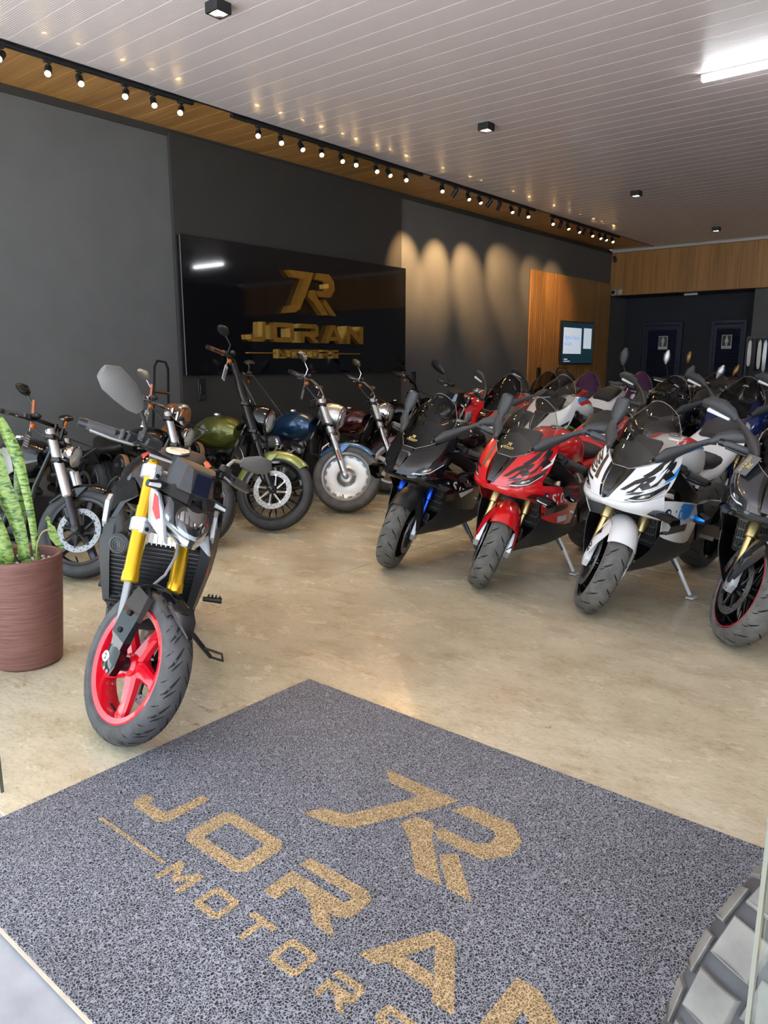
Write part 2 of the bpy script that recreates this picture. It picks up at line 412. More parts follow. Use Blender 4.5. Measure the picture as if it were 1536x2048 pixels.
# ================================================================== the room
XL, XR, YF, YB, ZC = -7.15, 5.5, .94, 16.63, 3.88
st = lambda o: tag(o, kind='structure')
# floor: slabs between saw-cut joints
JX = [XL, -3.55, 1.2, XR]; JY = [YF, 5.34, 10.4, 17.6]
fl = st(build(MB().box(((XL + XR) / 2, (YF + 17.6) / 2, -.053), (XR - XL, 17.6 - YF, .1)), 'floor', 'joint_filler'))
for i in range(3):
    for j in range(3):
        x0, x1, y0, y1 = JX[i] + .003, JX[i + 1] - .003, JY[j] + .003, JY[j + 1] - .003
        build(MB().cbox(((x0 + x1) / 2, (y0 + y1) / 2, -.0035), (x1 - x0, y1 - y0, .007), .0015), 'slab', 'polished_concrete', fl)
st(build(MB().box((0, -7.03, -.06), (30, 15.9, .1)), 'pavement', 'paving'))
# left wall with its darker middle panel
wl = st(build(MB().box((XL - .1, (YF + 17.6) / 2, ZC / 2), (.2, 17.6 - YF, ZC)), 'wall_left', 'wall_paint'))
build(MB().cbox((XL + .02, 7.075, 1.925), (.04, 3.95, 3.85), .004), 'panel', 'wall_dark', wl)
build(MB().box((XL + .012, (YF + YB) / 2, ZC - .035), (.024, YB - YF, .07)), 'cornice', 'wall_dark', wl)
sl = MB().loft([[(XL, -.024, z), (XL + .034, -.022, z), (XL + .038, 0, z), (XL + .034, .022, z), (XL, .024, z)] for z in (.0, 3.17)])
me_sl = None; noisy('slat_gap', (.06, .028, .012), .8, .1, 20.)
for k in range(49):
    y = 12.99 + k * .075
    if me_sl is None:
        o = build(sl, 'slat', 'oak_slat', wl); me_sl = o.data
    else:
        o = bpy.data.objects.new('slat', me_sl); COL.objects.link(o); o.parent = wl
    o.location = (0, y, 0)
build(MB().box((XL + .004, 14.8, 1.585), (.008, 3.68, 3.17)), 'backing', 'slat_gap', wl)
# right wall (beyond the frame), rear walls, alcove
st(build(MB().box((XR + .1, (YF + 17.6) / 2, ZC / 2), (.2, 17.6 - YF, ZC)), 'wall_right', 'wall_paint'))
wb = st(build(MB().box(((XL + XR) / 2, 17.7, ZC / 2), (XR - XL, .2, ZC)), 'wall_back', 'alcove_paint'))
st(build(MB().box(((-4.2 + XR) / 2, 17.25, 1.46), (XR + 4.2, .7, 2.92)), 'wall_return', 'wall_paint'))
fa = st(build(MB().box(((XL + XR) / 2, 16.76, 3.4), (XR - XL, .2, .96)), 'wall_fascia', 'oak_fascia'))
mp_ = None
for k in range(int((XR - XL) / .3)):
    if mp_ is None:
        o = build(MB().cbox((0, 16.645, 3.37), (.298, .03, .9), .002), 'board', 'oak_fascia', fa); mp_ = o.data
    else:
        o = bpy.data.objects.new('board', mp_); COL.objects.link(o); o.parent = fa
    o.location = (XL + .15 + .3 * k, 0, 0)
st(build(MB().box(((XL - 4.2) / 2, 17.25, 2.95), (-4.2 - XL, .9, .06)), 'ceiling_alcove', 'alcove_paint'))
tr = MB(); tr.cbox(((XL + XR) / 2, 16.60, 3.85), (XR - XL, .06, .05), .012); tr.cbox(((XL + XR) / 2, 16.57, 3.872), (XR - XL, .1, .016), .004)
st(build(tr, 'trim_1', 'white_trim'))
# ceiling: ribbed white boards, oak soffit boards along the left wall
ce = st(build(MB().box(((XL + XR) / 2, (-2.0 + 17.6) / 2, ZC + .06), (XR - XL, 19.6, .1)), 'ceiling', 'pvc_edge'))  # unseen front overhang is an added canopy, keeps sun off the near pavement
PW = .2095; n = int((YB + 2.) / PW); a_ = b_ = None
for k in range(n):
    y = .4 - PW * 11 + PW * k
    for nm, x0, x1, mt in (('ceiling_board', -6.2, XR, 'pvc_white'), ('soffit_board', XL, -6.2, 'oak_soffit')):
        src = a_ if nm[0] == 'c' else b_
        if src is None:
            o = build(MB().cbox(((x0 + x1) / 2, 0, ZC + .006), (x1 - x0 - .002, PW - .005, .013), .0025), nm, mt, ce)
            if nm[0] == 'c': a_ = o.data
            else: b_ = o.data
        else:
            o = bpy.data.objects.new(nm, src); COL.objects.link(o); o.parent = ce
        o.location = (0, y, 0)
build(MB().box((-6.2, 8.5, ZC - .004), (.02, 16.2, .008)), 'edge_strip', 'dark_metal', ce)
# louvred washroom doors in the alcove
def door(nm, x0, x1):
    yd = 17.58; r = empty(nm, ((x0 + x1) / 2, yd, 0)); st(r); w = x1 - x0
    for sx in (-1, 1): build(MB().cbox((sx * (w / 2 + .03), 0, 1.15), (.07, .08, 2.3), .006), 'jamb', 'door_paint', r)
    build(MB().cbox((0, 0, 2.33), (w + .13, .08, .07), .006), 'lintel', 'door_paint', r)
    for sx in (-1, 1): build(MB().cbox((sx * (w / 2 - .03), .0, 1.14), (.06, .045, 2.26), .005), 'stile', 'door_paint', r)
    for z in (.06, 2.22): build(MB().cbox((0, 0, z), (w - .12, .045, .1), .005), 'rail', 'door_paint', r)
    m0 = None
    for k in range(29):
        if m0 is None:
            o = build(MB().cbox((0, 0, 0), (w - .12, .012, .085), .003, Matrix.Rotation(R_(35), 3, 'X')), 'slat', 'door_paint', r); m0 = o.data
        else:
            o = bpy.data.objects.new('slat', m0); COL.objects.link(o); o.parent = r
        o.location = (0, 0, .16 + .0715 * k)
    return r
door('door_1', -6.62, -5.86); door('door_2', -5.12, -4.52)
def wc_sign(x, skirt, lab):
    r = empty('restroom_sign', (x, 17.515, 1.9)); tag(r, lab, 'sign', 'washroom door signs')
    build(MB().cbox((0, 0, 0), (.21, .012, .3), .006), 'plate', 'plate', r)
    build(MB().box((0, -.0075, .025), (.18, .004, .22)), 'field', 'decal_black', r)
    f = MB(); F = lambda x_, z, d: (x_, -.010 - d, z)
    f.lathe([(.0001, 0), (.017, 0), (.017, .002), (.0001, .002)], (0, -.0095, .108), (0, -1, 0), 14)
    if skirt: f.prism([(-.018, .085), (.018, .085), (.045, -.005), (.02, -.005), (.02, -.075), (.004, -.075), (.004, -.005), (-.004, -.005), (-.004, -.075), (-.02, -.075), (-.02, -.005), (-.045, -.005)], F, 0, .002)
    else: f.prism([(-.034, .085), (.034, .085), (.034, .0), (.023, .0), (.023, .06), (.019, .06), (.019, -.075), (.003, -.075), (.003, -.005), (-.003, -.005), (-.003, -.075), (-.019, -.075), (-.019, .06), (-.023, .06), (-.023, 0), (-.034, 0)], F, 0, .002)
    build(f, 'figure', 'plate', r)
    v, fc = text2d('FEMININO' if skirt else 'MASCULINO')
    wd = max(p[0] for p in v); k = .15 / wd
    build(MB().add([(-.075 + a * k, -.0075, -.135 + b * k) for a, b in v], fc), 'lettering', 'decal_black', r)
wc_sign(-6.2, False, 'white washroom sign with trousered figure on the dark louvred door nearer the television')
wc_sign(-4.83, True, 'white washroom sign with skirted figure on the narrower dark louvred door')
# shopfront glass beside the doorway
def glass_pane(nm, x0, x1, y, z1, lab_):
    r = empty(nm, ((x0 + x1) / 2, y, 0)); st(r)
    build(MB().box((0, 0, z1 / 2), (x1 - x0 - .01, .01, z1)), 'pane', 'pane_glass', r)
    for x in ((x1 - x0) / 2, -(x1 - x0) / 2): build(MB().box((x, 0, z1 / 2), (.004, .0105, z1)), 'pane_edge', 'glass_edge', r)
    return r
mat('glass_edge', (.075, .082, .06), .3, 0, .2)
glass_pane('window_1', XL, -2.575, 1.0, 3.2, '')
glass_pane('window_2', -.118, 1.6, .70, 2.6, '')

# ================================================================== ceiling and wall fittings
mat('lamp_warm', (1, .8, .5), .4, emit=(1.0, .62, .25), es=60.)
mat('lamp_white', (1, 1, 1), .4, emit=(.92, .96, 1.0), es=26.)
mat('lamp_soft', (1, .95, .85), .4, emit=(1.0, .86, .62), es=14.)
ORD = ['first', 'second', 'third', 'fourth', 'fifth', 'sixth', 'seventh', 'eighth', 'ninth']
TR = [('the doorway-end track', 2.2, 4.76, [2.99, 3.36, 3.63, 4.05, 4.33, 4.62]), ('the track above the black sign', 5.21, 8.36, [5.56, 5.87, 6.17, 6.48, 6.81, 7.06, 7.43, 7.67, 8.01]),
      ('the track next beyond the black sign', 8.55, 11.39, [8.81, 9.11, 9.45, 9.75, 10.01, 10.29, 10.66, 10.9, 11.17]), ('the far-end track over the slatted panel', 11.93, 14.8, [12.01, 12.3, 12.58, 13.0, 13.22, 13.56, 13.91, 14.16, 14.48])]
XT = -6.235
WALLED = {9.11: 9.15, 10.01: 9.95, 10.29: 10.85, 10.9: 12.1, 12.3: 13.15, 13.22: 13.95}
TOCAM = [(.55, -.75, -.36)]
for ti, (where, y0, y1, ys) in enumerate(TR):
    t = tag(build(MB().cbox((XT, (y0 + y1) / 2, ZC - .018), (.036, y1 - y0, .034), .004), 'lighting_track', 'black_plastic'), 'black ceiling lighting rail, ' + where, 'lighting track', 'ceiling lighting tracks')
    for k, y in enumerate(ys):
        r = empty('spotlight', (XT, y, ZC - .036)); tag(r, 'black track spotlight, %s from the doorway end on %s' % (ORD[k], where), 'spotlight', 'track spotlights')
        if y in WALLED: d = Vector((XL - XT, WALLED[y] - y, -.95))
        elif ti < 2: d = Vector((.62, -.42 + .10 * ((k * 7) % 5 - 2), -.66))
        else: d = Vector((.55, -.55 + .1 * ((k * 5) % 4), -.8))
        d.normalize()
        build(MB().cbox((0, 0, -.008), (.032, .06, .02), .004), 'adapter', 'black_plastic', r)
        build(MB().tube([(0, 0, -.015), (0, 0, -.05)], .007, 8), 'stem', 'black_plastic', r)
        c = Vector((0, 0, -.075)); a = c - d * .06; b = c + d * .06
        M = MB().lathe([(.0001, 0), (.026, 0), (.029, .01), (.029, .105), (.031, .12), (.025, .12), (.022, .108), (.0001, .106)], a, d, 14)
        build(M, 'housing', 'black_plastic', r)
        lit = True
        if lit:
            build(MB().disc(.021, a + d * .1075, d, 12, .002), 'lens', 'lamp_warm', r)
            if ti < 2 or y in WALLED:
                ld = bpy.data.lights.new('beam', 'SPOT'); ld.color = (1, .60, .26); ld.spot_blend = .9; ld.shadow_soft_size = .03
                ld.energy = (210 if y < 11. else 150 if y < 12 else 75) if y in WALLED else 17; ld.spot_size = R_(50 if y in WALLED else 80)
                lo = bpy.data.objects.new('beam', ld); COL.objects.link(lo); lo.parent = r
                lo.location = a + d * .14; lo.rotation_euler = d.to_track_quat('-Z', 'Y').to_euler()
for k, y in enumerate([3.66, 7.08, 11.12, 14.94]):
    r = empty('downlight', (-4.47, y, ZC)); tag(r, 'small black square ceiling downlight, %s from the doorway' % ORD[k], 'ceiling light', 'ceiling downlights')
    bm_ = MB()
    for sx, sy, wx, wy in ((0, .055, .125, .015), (0, -.055, .125, .015), (.055, 0, .015, .1), (-.055, 0, .015, .1)): bm_.box((sx, sy, -.035), (wx, wy, .07))
    bm_.box((0, 0, -.004), (.12, .12, .008)); build(bm_, 'housing', 'black_plastic', r)
    build(MB().lathe([(.0001, -.03), (.03, -.032), (.045, -.05), (.047, -.062), (.0001, -.062)][::-1], (0, 0, 0), (0, 0, 1), 16), 'bulb', 'lamp_soft', r)
    ld = bpy.data.lights.new('downlight_beam', 'SPOT'); ld.color = (1, .88, .70); ld.energy = 45; ld.spot_size = R_(120); ld.spot_blend = .8; ld.shadow_soft_size = .04
    lo = bpy.data.objects.new('downlight_beam', ld); COL.objects.link(lo); lo.parent = r; lo.location = (0, 0, -.075)
def tube_lamp(x0, y, lab):
    r = empty('led_batten', (x0 + .6, y, ZC)); tag(r, lab, 'ceiling light', 'linear ceiling lights')
    build(MB().cbox((0, 0, -.012), (1.22, .05, .024), .006), 'base', 'white_trim', r)
    build(MB().tube([(-.59, 0, -.04), (.59, 0, -.04)], .024, 12), 'diffuser', 'lamp_white', r)
    for s_ in (-1, 1): build(MB().cbox((s_ * .6, 0, -.035), (.02, .054, .06), .006), 'end_cap', 'white_trim', r)
tube_lamp(-2.34, 7.1, 'white linear light fixed under the white board ceiling')
tube_lamp(1.2, 7.1, 'white linear light on the ceiling, beyond the right edge')  # added out of view to brighten the interior
tube_lamp(1.2, 12.4, 'white linear light on the ceiling, deep in the hall beyond the right edge')  # second unseen batten, added for general light further in
# emergency light under the fascia, cameras in the corner
r = tag(empty('emergency_light', (-5.48, 16.95, 2.92)), 'slim white emergency lamp above the washroom alcove', 'emergency light')
build(MB().cbox((0, 0, -.03), (.28, .06, .05), .01), 'housing', 'white_trim', r); build(MB().cbox((0, -.032, -.035), (.25, .01, .03), .004), 'diffuser', 'plate', r)
r = tag(empty('security_camera', (-7.08, 16.6, 3.72)), 'black security camera in the top corner beside the wood fascia', 'security camera')
build(MB().cbox((0, 0, 0), (.05, .05, .09), .008), 'bracket', 'black_plastic', r)
build(MB().lathe([(.0001, 0), (.035, 0), (.04, .02), (.04, .12), (.0001, .12)], (.02, 0, -.03), (.4, -1, -.4), 12), 'housing', 'black_plastic', r)
for k, (x, lab) in enumerate([(-7.05, 'white dome security camera with dark eye below the wood fascia corner'), (-6.92, 'white round sensor beside the dome camera on the fascia')]):
    r = tag(empty('security_camera' if k == 0 else 'wall_sensor', (x, 16.6, 2.99)), lab, 'security camera' if k == 0 else 'sensor')
    build(MB().cbox((0, .02, 0), (.11, .04, .13), .02), 'base', 'white_trim', r)
    build(MB().ell((0, -.015, 0), (.042, .035, .042)), 'dome', 'black_gloss' if k == 0 else 'white_trim', r)
for y, z, h_, lab in ((9.39, 1.25, .17, 'black wall socket on the grey wall beyond the sign'), (13.36, 1.27, .2, 'black wall socket on the oak slatted panel'), (5.36, 1.18, .24, 'black wall socket on the dark panel below the sign corner')):
    o = tag(empty('wall_socket', (XL + (.035 if y > 12 or y < 6 else 0) + .004, y, z)), lab, 'socket')
    build(MB().cbox((.012, 0, 0), (.024, .11, h_), .006), 'plate', 'black_plastic', o); build(MB().cbox((.026, 0, 0), (.01, .06, h_ * .5), .004), 'insert', 'dark_metal', o)
# television
r = tag(empty('television', (-7.07, 14.92, 1.86)), 'wall-mounted flat television showing a white notice on the slatted oak panel', 'television')
build(MB().cbox((0, 0, 0), (.05, 1.48, .86), .01), 'cabinet', 'black_plastic', r)
mat('tv_dark', (.01, .02, .025), .2, emit=(.008, .03, .04), es=.5)
mat('tv_white', (.6, .65, .7), .2, emit=(.62, .72, .85), es=.42)
mat('tv_text', (.05, .2, .5), .2, emit=(.05, .22, .55), es=.8)
build(MB().box((.0265, 0, 0), (.003, 1.44, .82)), 'screen', 'tv_dark', r)
build(MB().cbox((.0285, -.27, .04), (.003, .82, .52), .001), 'notice', 'tv_white', r)
build(MB().cbox((.0285, .44, .10), (.003, .38, .42), .001), 'code_card', 'tv_white', r)
t_ = MB()
for ln, z in (('Pagamos à Vista por', .07), ('sua Carta', -.05)):
    v, fc = text2d(ln); t_.add([(.0312, -.64 + a * .085, z + b * .11) for a, b in v], fc)
build(t_, 'lettering', 'tv_text', r)
build(MB().box((.0285, -.55, -.33), (.002, .16, .02)).box((.0285, -.49, -.37), (.002, .28, .015)), 'caption', 'tv_white', r)

# ================================================================== the wall sign
mat('sign_black', (.004, .004, .006), .05, 0, 1.0)
noisy('sign_gold', (.74, .40, .075), .28, .08, 14., 0, .85)
r = tag(empty('wall_sign', (XL + .04, 7.1, 1.34)), 'large glossy black sign with raised gold monogram and lettering on the grey wall', 'sign')
build(MB().cbox((.03, 0, .745), (.06, 3.95, 1.49), .004), 'board', 'sign_black', r)
SD = lambda k, x, y, d: (.06 + d, (x - XC) * k - .13, 0)
def sign_fn(part):
    if part == 'monogram_stroke': return lambda x, y, d: (.06 + d, (x - XC) * 1.36 - .08, .735 + (y - 1.578) * 1.32)
    return lambda x, y, d: (.06 + d, (x - XC) * 1.20 - .10, .385 + (y - 1.238) * 1.22)
for nm, stt in all_letters():
    build(glyph_mesh(stt, sign_fn(nm), 0, .03 if nm == 'rule' else .05 if max(q[1] for g_ in stt for q in (g_[0] if isinstance(g_, tuple) else g_)) < 1.2 else .085), nm, 'sign_gold', r, ang=20)

# ================================================================== entrance mat
r = tag(empty('entrance_mat', (XC, 1.53, 0)), 'dark grey looped entrance mat with tan monogram and lettering on the floor', 'mat')
build(MB().cbox((0, 0, .0065), (2.19, 1.664, .011), .003), 'pile', 'loop_grey', r)
for nm, stt in all_letters():
    build(glyph_mesh(stt, lambda x, y, d: (x - XC, y - 1.53, .0121 + d), 0, .0014), nm, 'loop_tan', r)
build(MB().box((0, -.834, .005), (2.19, .008, .009)), 'backing_edge', 'joint_filler', r)
# ================================================================== motorcycles
# local frame of a bike: x forward from the front axle, y to its left, z up; front tyre touches the ground at the origin
class Bike:
    def __init__(s, label, loc, head, lean=10, steer=20, scale=1.0, rake=24, trail=.095, group=None, name='motorcycle'):
        s.root = tag(empty(name, (loc[0], loc[1], 0), (R_(-lean), 0, R_(head))), label, 'motorcycle', group)
        a = Vector((-math.sin(R_(rake)), 0, math.cos(R_(rake)))); s.a = a; P = Vector((trail, 0, 0))
        s.T = Matrix.Scale(scale, 4)
        s.TF = s.T @ Matrix.Translation(P) @ Matrix.Rotation(R_(steer), 4, a) @ Matrix.Translation(-P)
        s.lean = lean; s.M = Matrix.Rotation(R_(head), 4, 'Z') @ Matrix.Rotation(R_(-lean), 4, 'X'); s.zmin = []
    def p(s, name, mb, m, fork=False, par=None, ang=38):
        return build(mb, name, m, par or s.root, s.TF if fork else s.T, ang)
    def ground(s):
        s.root.location.z = -min(s.zmin)
    def leg(s, y, d, R=.30): return Vector((0, y, R)) + s.a * d

def tyre_at(R, w, crown, c, th, t, off=0):
    y = w / 2 * math.sin(t * PI / 2); r = R - crown * (1 - math.cos(t * PI / 2)) + off
    return (c[0] + r * math.sin(th), c[1] + y, c[2] + r * math.cos(th))
def wheel(B, name, c, R, w, rr, style, rim, fork, tyre='rubber', crown=.05, discs=(), tread='sport', dr=.16, stripe=None, disc_mat='steel'):
    root = B.p(name, MB().tube([(c[0], -w * .62, c[2]), (c[0], w * .62, c[2])], .028, 14), 'dark_metal', fork)
    pr = [(rr - .004, -w * .36), (rr + .012, -w * .44), (rr + .5 * (R - crown - rr), -w * .5)]
    prof = pr + [(R - crown * (1 - math.cos(t * PI / 2)), w / 2 * math.sin(t * PI / 2)) for t in (-.95, -.8, -.62, -.42, -.2, 0, .2, .42, .62, .8, .95)] + [(a, -b) for a, b in pr[::-1]]
    ty = B.p('tyre', MB().lathe(prof, c, (0, 1, 0), 52), tyre, fork, root)
    T = (B.M @ (B.TF if fork else B.T)); B.zmin.append(min((T @ Vector(tyre_at(R, w, crown, c, PI + k * .02, t))).z for k in range(-14, 15) for t in (-1, -.8, -.6, -.4, -.2, 0, .2, .4, .6, .8, 1)))
    g = MB()
    def groove(pts, wd):
        L_ = []; 
        for i, (th, t) in enumerate(pts):
            wv = wd * (1 if 0 < i < len(pts) - 1 else .35)
            j0, j1 = max(i - 1, 0), min(i + 1, len(pts) - 1); dth = (pts[j1][0] - pts[j0][0]) * R; dt = (pts[j1][1] - pts[j0][1]) * w / 2; l = math.hypot(dth, dt) or 1
            nx, ny = -dt / l * wv / R, dth / l * wv / (w / 2)
            L_.append([tyre_at(R, w, crown, c, th + nx, t + ny, .0009), tyre_at(R, w, crown, c, th - nx, t - ny, .0009)])
        g.loft([[a, b] for a, b in L_], False, False)
    if tread == 'sport':
        for k in range(20):
            th = 2 * PI * k / 20
            for sg in (1, -1):
                o = th + (0 if sg == 1 else PI / 20)
                groove([(o, .14 * sg), (o + .05, .28 * sg), (o + .10, .44 * sg), (o + .12, .58 * sg)], .0036)
                groove([(o + .13, .46 * sg), (o + .18, .62 * sg), (o + .20, .82 * sg)], .0032)
                groove([(o + .02, .66 * sg), (o + .06, .84 * sg)], .0024)
    elif tread == 'touring':
        for k in range(18):
            th = 2 * PI * k / 18
            for sg in (1, -1):
                o = th + (0 if sg == 1 else PI / 18)
                groove([(o, .10 * sg), (o + .10, .28 * sg), (o + .22, .50 * sg), (o + .27, .70 * sg)], .0032)
                groove([(o + .16, .12 * sg), (o + .24, .36 * sg), (o + .30, .52 * sg)], .0028)
                groove([(o + .05, .55 * sg), (o + .10, .78 * sg), (o + .12, .92 * sg)], .0024)
    elif tread == 'cruiser':
        for sg in (-.28, 0, .28): groove([(2 * PI * k / 40, sg + .04 * math.sin(k * 2.5)) for k in range(41)], .003)
        for k in range(34):
            for sg in (1, -1): groove([(2 * PI * k / 34, .42 * sg), (2 * PI * k / 34 + .06, .86 * sg)], .0025)
    if tread == 'block':
        b = MB()
        for k in range(22):
            for t0, t1, o in ((-.98, -.40, 0), (-.32, .32, PI / 22), (.40, .98, 0)):
                a0 = 2 * PI * k / 22 + o + .03; a1 = a0 + 2 * PI / 22 - .075
                q = [(a0, t0), (a1, t0), (a1, (t0 + t1) / 2), (a1, t1), (a0, t1), (a0, (t0 + t1) / 2)]
                cen = ((a0 + a1) / 2, (t0 + t1) / 2)
                b.loft([[tyre_at(R, w, crown, c, cen[0] + (x - cen[0]) * s_, cen[1] + (y - cen[1]) * s_, h_) for x, y in q] for s_, h_ in ((1.0, -.003), (.95, .009), (.88, .011))])
        tag(B.p('tread_block', b, 'block_rubber', fork, root), kind='stuff')
    else: tag(B.p('tread', g, 'tread_dark', fork, root), kind='stuff')
    # rim barrel and lips
    B.p('rim', MB().lathe([(rr + .010, -w * .43), (rr + .004, -w * .46), (rr - .016, -w * .40), (rr - .022, -w * .1), (rr - .022, w * .1), (rr - .016, w * .40), (rr + .004, w * .46), (rr + .010, w * .43), (rr - .006, 0)], c, (0, 1, 0), 48, True), rim, fork, root)
    if stripe: B.p('rim_stripe', MB().lathe([(rr + .0015, -w * .467), (rr + .0065, -w * .462), (rr + .0065, -w * .456), (rr + .0015, -w * .461)], c, (0, 1, 0), 48, True), stripe, fork, root)
    hubm = MB().lathe([(.001, -w * .40), (.034, -w * .40), (.045, -w * .3), (.045, w * .3), (.034, w * .40), (.001, w * .40)], c, (0, 1, 0), 20)
    def spoke(th, y0, y1, w0, w1, d0, d1, lean_=0, r0=.035, r1=None):
        r1 = r1 or rr - .012; secs = []
        for f in (0, .3, .65, 1):
            r = r0 + (r1 - r0) * f; t = th + lean_ * f; ww = w0 + (w1 - w0) * f; dd = d0 + (d1 - d0) * f; yy = y0 + (y1 - y0) * f
            cx, cz = c[0] + r * math.sin(t), c[2] + r * math.cos(t); tx, tz = math.cos(t), -math.sin(t)
            secs.append([(cx + tx * a * ww, c[1] + yy + b * dd, cz + tz * a * ww) for a, b in ((-1, -.5), (-.6, -1), (.6, -1), (1, -.5), (1, .5), (.6, 1), (-.6, 1), (-1, .5))])
        return secs
    if style == 'five':
        B.p('hub', hubm, rim, fork, root)
        for k in range(5): B.p('spoke', MB().loft(spoke(2 * PI * k / 5 + .2, 0, 0, .034, .02, .026, .016, .12)).loft(spoke(2 * PI * k / 5 + .28, 0, 0, .012, .013, .022, .014, .20, .12)), rim, fork, root)
    elif style == 'y':
        B.p('hub', hubm, rim, fork, root)
        for k in range(5):
            m_ = MB()
            for s_ in (-.16, .16): m_.loft(spoke(2 * PI * k / 5, 0, 0, .014, .009, .02, .012, s_))
            B.p('spoke', m_, rim, fork, root)
    elif style == 'wire':
        B.p('hub', hubm, 'dark_metal', fork, root)
        for k in range(20):
            a = 2 * PI * k / 20; s_ = 1 if k % 2 else -1
            m_ = MB()
            for da in (.32, -.32): m_.tube([(c[0] + .042 * math.sin(a), c[1] + s_ * .035, c[2] + .042 * math.cos(a)), (c[0] + (rr - .014) * math.sin(a + da), c[1] + s_ * .01, c[2] + (rr - .014) * math.cos(a + da))], .0035, 5)
            B.p('spoke', m_, rim, fork, root)
    elif style == 'solid':
        prof_ = [(.001, -.062), (.05, -.06), (.07, -.05), (.082, -.03), (.1, -.022), (rr - .035, -.028), (rr - .012, -.04), (rr - .012, .04), (rr - .035, .028), (.1, .022), (.07, .05), (.001, .062)]
        B.p('wheel_disc', MB().lathe(prof_, c, (0, 1, 0), 48), rim, fork, root)
        m_ = MB()
        for k in range(16):
            a = 2 * PI * k / 16; r0, r1 = rr - .040, rr - .018
            for sy in (-1, 1): m_.add([(c[0] + r * math.sin(a + d), c[1] + sy * .0335 * (1 if r == r0 else 1.12), c[2] + r * math.cos(a + d)) for r, d in ((r0, -.10), (r0, .10), (r1, .12), (r1, -.12))], [(0, 1, 2, 3)])
        B.p('slot', m_, 'slot_grey', fork, root)
        fl_ = MB()
        for k in range(10):
            a = 2 * PI * k / 10
            for sy in (-1, 1): fl_.tube([(c[0] + .045 * math.sin(a), c[1] + sy * .056, c[2] + .045 * math.cos(a)), (c[0] + .095 * math.sin(a), c[1] + sy * .026, c[2] + .095 * math.cos(a))], .005, 5)
        B.p('hub_rib', fl_, 'alu', fork, root)
    elif style == 'mag':
        B.p('hub', hubm, rim, fork, root)
        for k in range(5): B.p('spoke', MB().loft(spoke(2 * PI * k / 5, 0, 0, .03, .024, .03, .02)), rim, fork, root)
    for sy in discs:
        y = sy * (w * .5 + .012)
        dm = B.p('brake_disc', MB().lathe([(dr, y - .0025), (dr, y + .0025), (dr * .74, y + .0025), (dr * .74, y - .0025)], c, (0, 1, 0), 40, True), disc_mat, fork, root)
        h_ = MB(); cr = MB()
        for k in range(36):
            a = 2 * PI * k / 36; r = dr * (.80 if k % 2 else .92)
            for e in (-.0032, .0032): h_.lathe([(.0001, 0), (.0042, 0)], (c[0] + r * math.sin(a), y + e, c[2] + r * math.cos(a)), (0, 1, 0), 6)
        B.p('drilling', h_, 'tread_dark', fork, root)
        for k in range(8):
            a = 2 * PI * k / 8
            cr.tube([(c[0] + .04 * math.sin(a + .25), y - sy * .008, c[2] + .04 * math.cos(a + .25)), (c[0] + dr * .78 * math.sin(a), y, c[2] + dr * .78 * math.cos(a))], [.011, .008], 6)
            cr.disc(.009, (c[0] + dr * .76 * math.sin(a), y + sy * .002, c[2] + dr * .76 * math.cos(a)), (0, sy, 0), 8, .005)
        B.p('disc_carrier', cr, 'dark_metal' if disc_mat == 'steel' else 'alu', fork, root)
    B.p('valve', MB().tube([(c[0] + .01, w * .2 - .02, c[2] - rr + .02), (c[0] + .008, -w * .35, c[2] - rr + .055)], .005, 6), 'tread_dark', fork, root)
    return root
def sec(x, hw, z0, z1, e=2.6, n=18, zw=None):
    """rounded cross-section across the bike at x"""
    zc, h = (z0 + z1) / 2, (z1 - z0) / 2; L_ = []
    for k in range(n):
        a = 2 * PI * k / n; ca, sa = math.cos(a), math.sin(a)
        f = lambda v: math.copysign(abs(v) ** (2 / e), v)
        yy = hw * f(ca)
        if zw: yy *= 1 + zw * f(sa)
        L_.append((x, yy, zc + h * f(sa)))
    return L_
def fender(R, w, a0, a1, gap=.016, drop=.05, n=16, c=(0, 0, .3), taper=.25, th=.004):
    """guard over a tyre, angles from straight up, positive forward"""
    m_ = MB(); secs = []
    for i in range(n + 1):
        f = i / n; a = R_(a0 + (a1 - a0) * f); k = 1 - taper * (2 * abs(f - .5)) ** 3
        pts = []
        ts = [-1, -.96, -.88, -.75, -.58, -.38, -.18, 0, .18, .38, .58, .75, .88, .96, 1]
        for t in ts:
            r = R + gap - drop * k * (1 - math.sqrt(1 - .97 * t * t)); pts.append((r, t * w / 2 * (.93 + .07 * k)))
        loop = pts + [(r - th, y * .97) for r, y in pts[::-1]]
        secs.append([(c[0] + r * math.sin(a), y, c[2] + r * math.cos(a)) for r, y in loop])
    return m_.loft(secs)
def roundel(B, fn, r, par=None, fork=False):
    m1, m2, m3 = MB(), MB(), MB(); N_ = 20
    ring = lambda rad, d: [fn(rad * math.cos(2 * PI * k / N_), rad * math.sin(2 * PI * k / N_), d) for k in range(N_)]
    m1.loft([ring(r, 0), ring(r, .003)]); o = B.p('emblem', m1, 'decal_black', fork, par)
    for q in range(4):
        pts = [(0, 0)] + [(.62 * r * math.cos(a), .62 * r * math.sin(a)) for a in [PI / 2 * (q + k / 6) for k in range(7)]]
        (m2 if q % 2 else m3).prism(pts, fn, .003, .0038)
    B.p('emblem_field', m2, 'decal_blue', fork, o); B.p('emblem_field', m3, 'decal_white', fork, o)
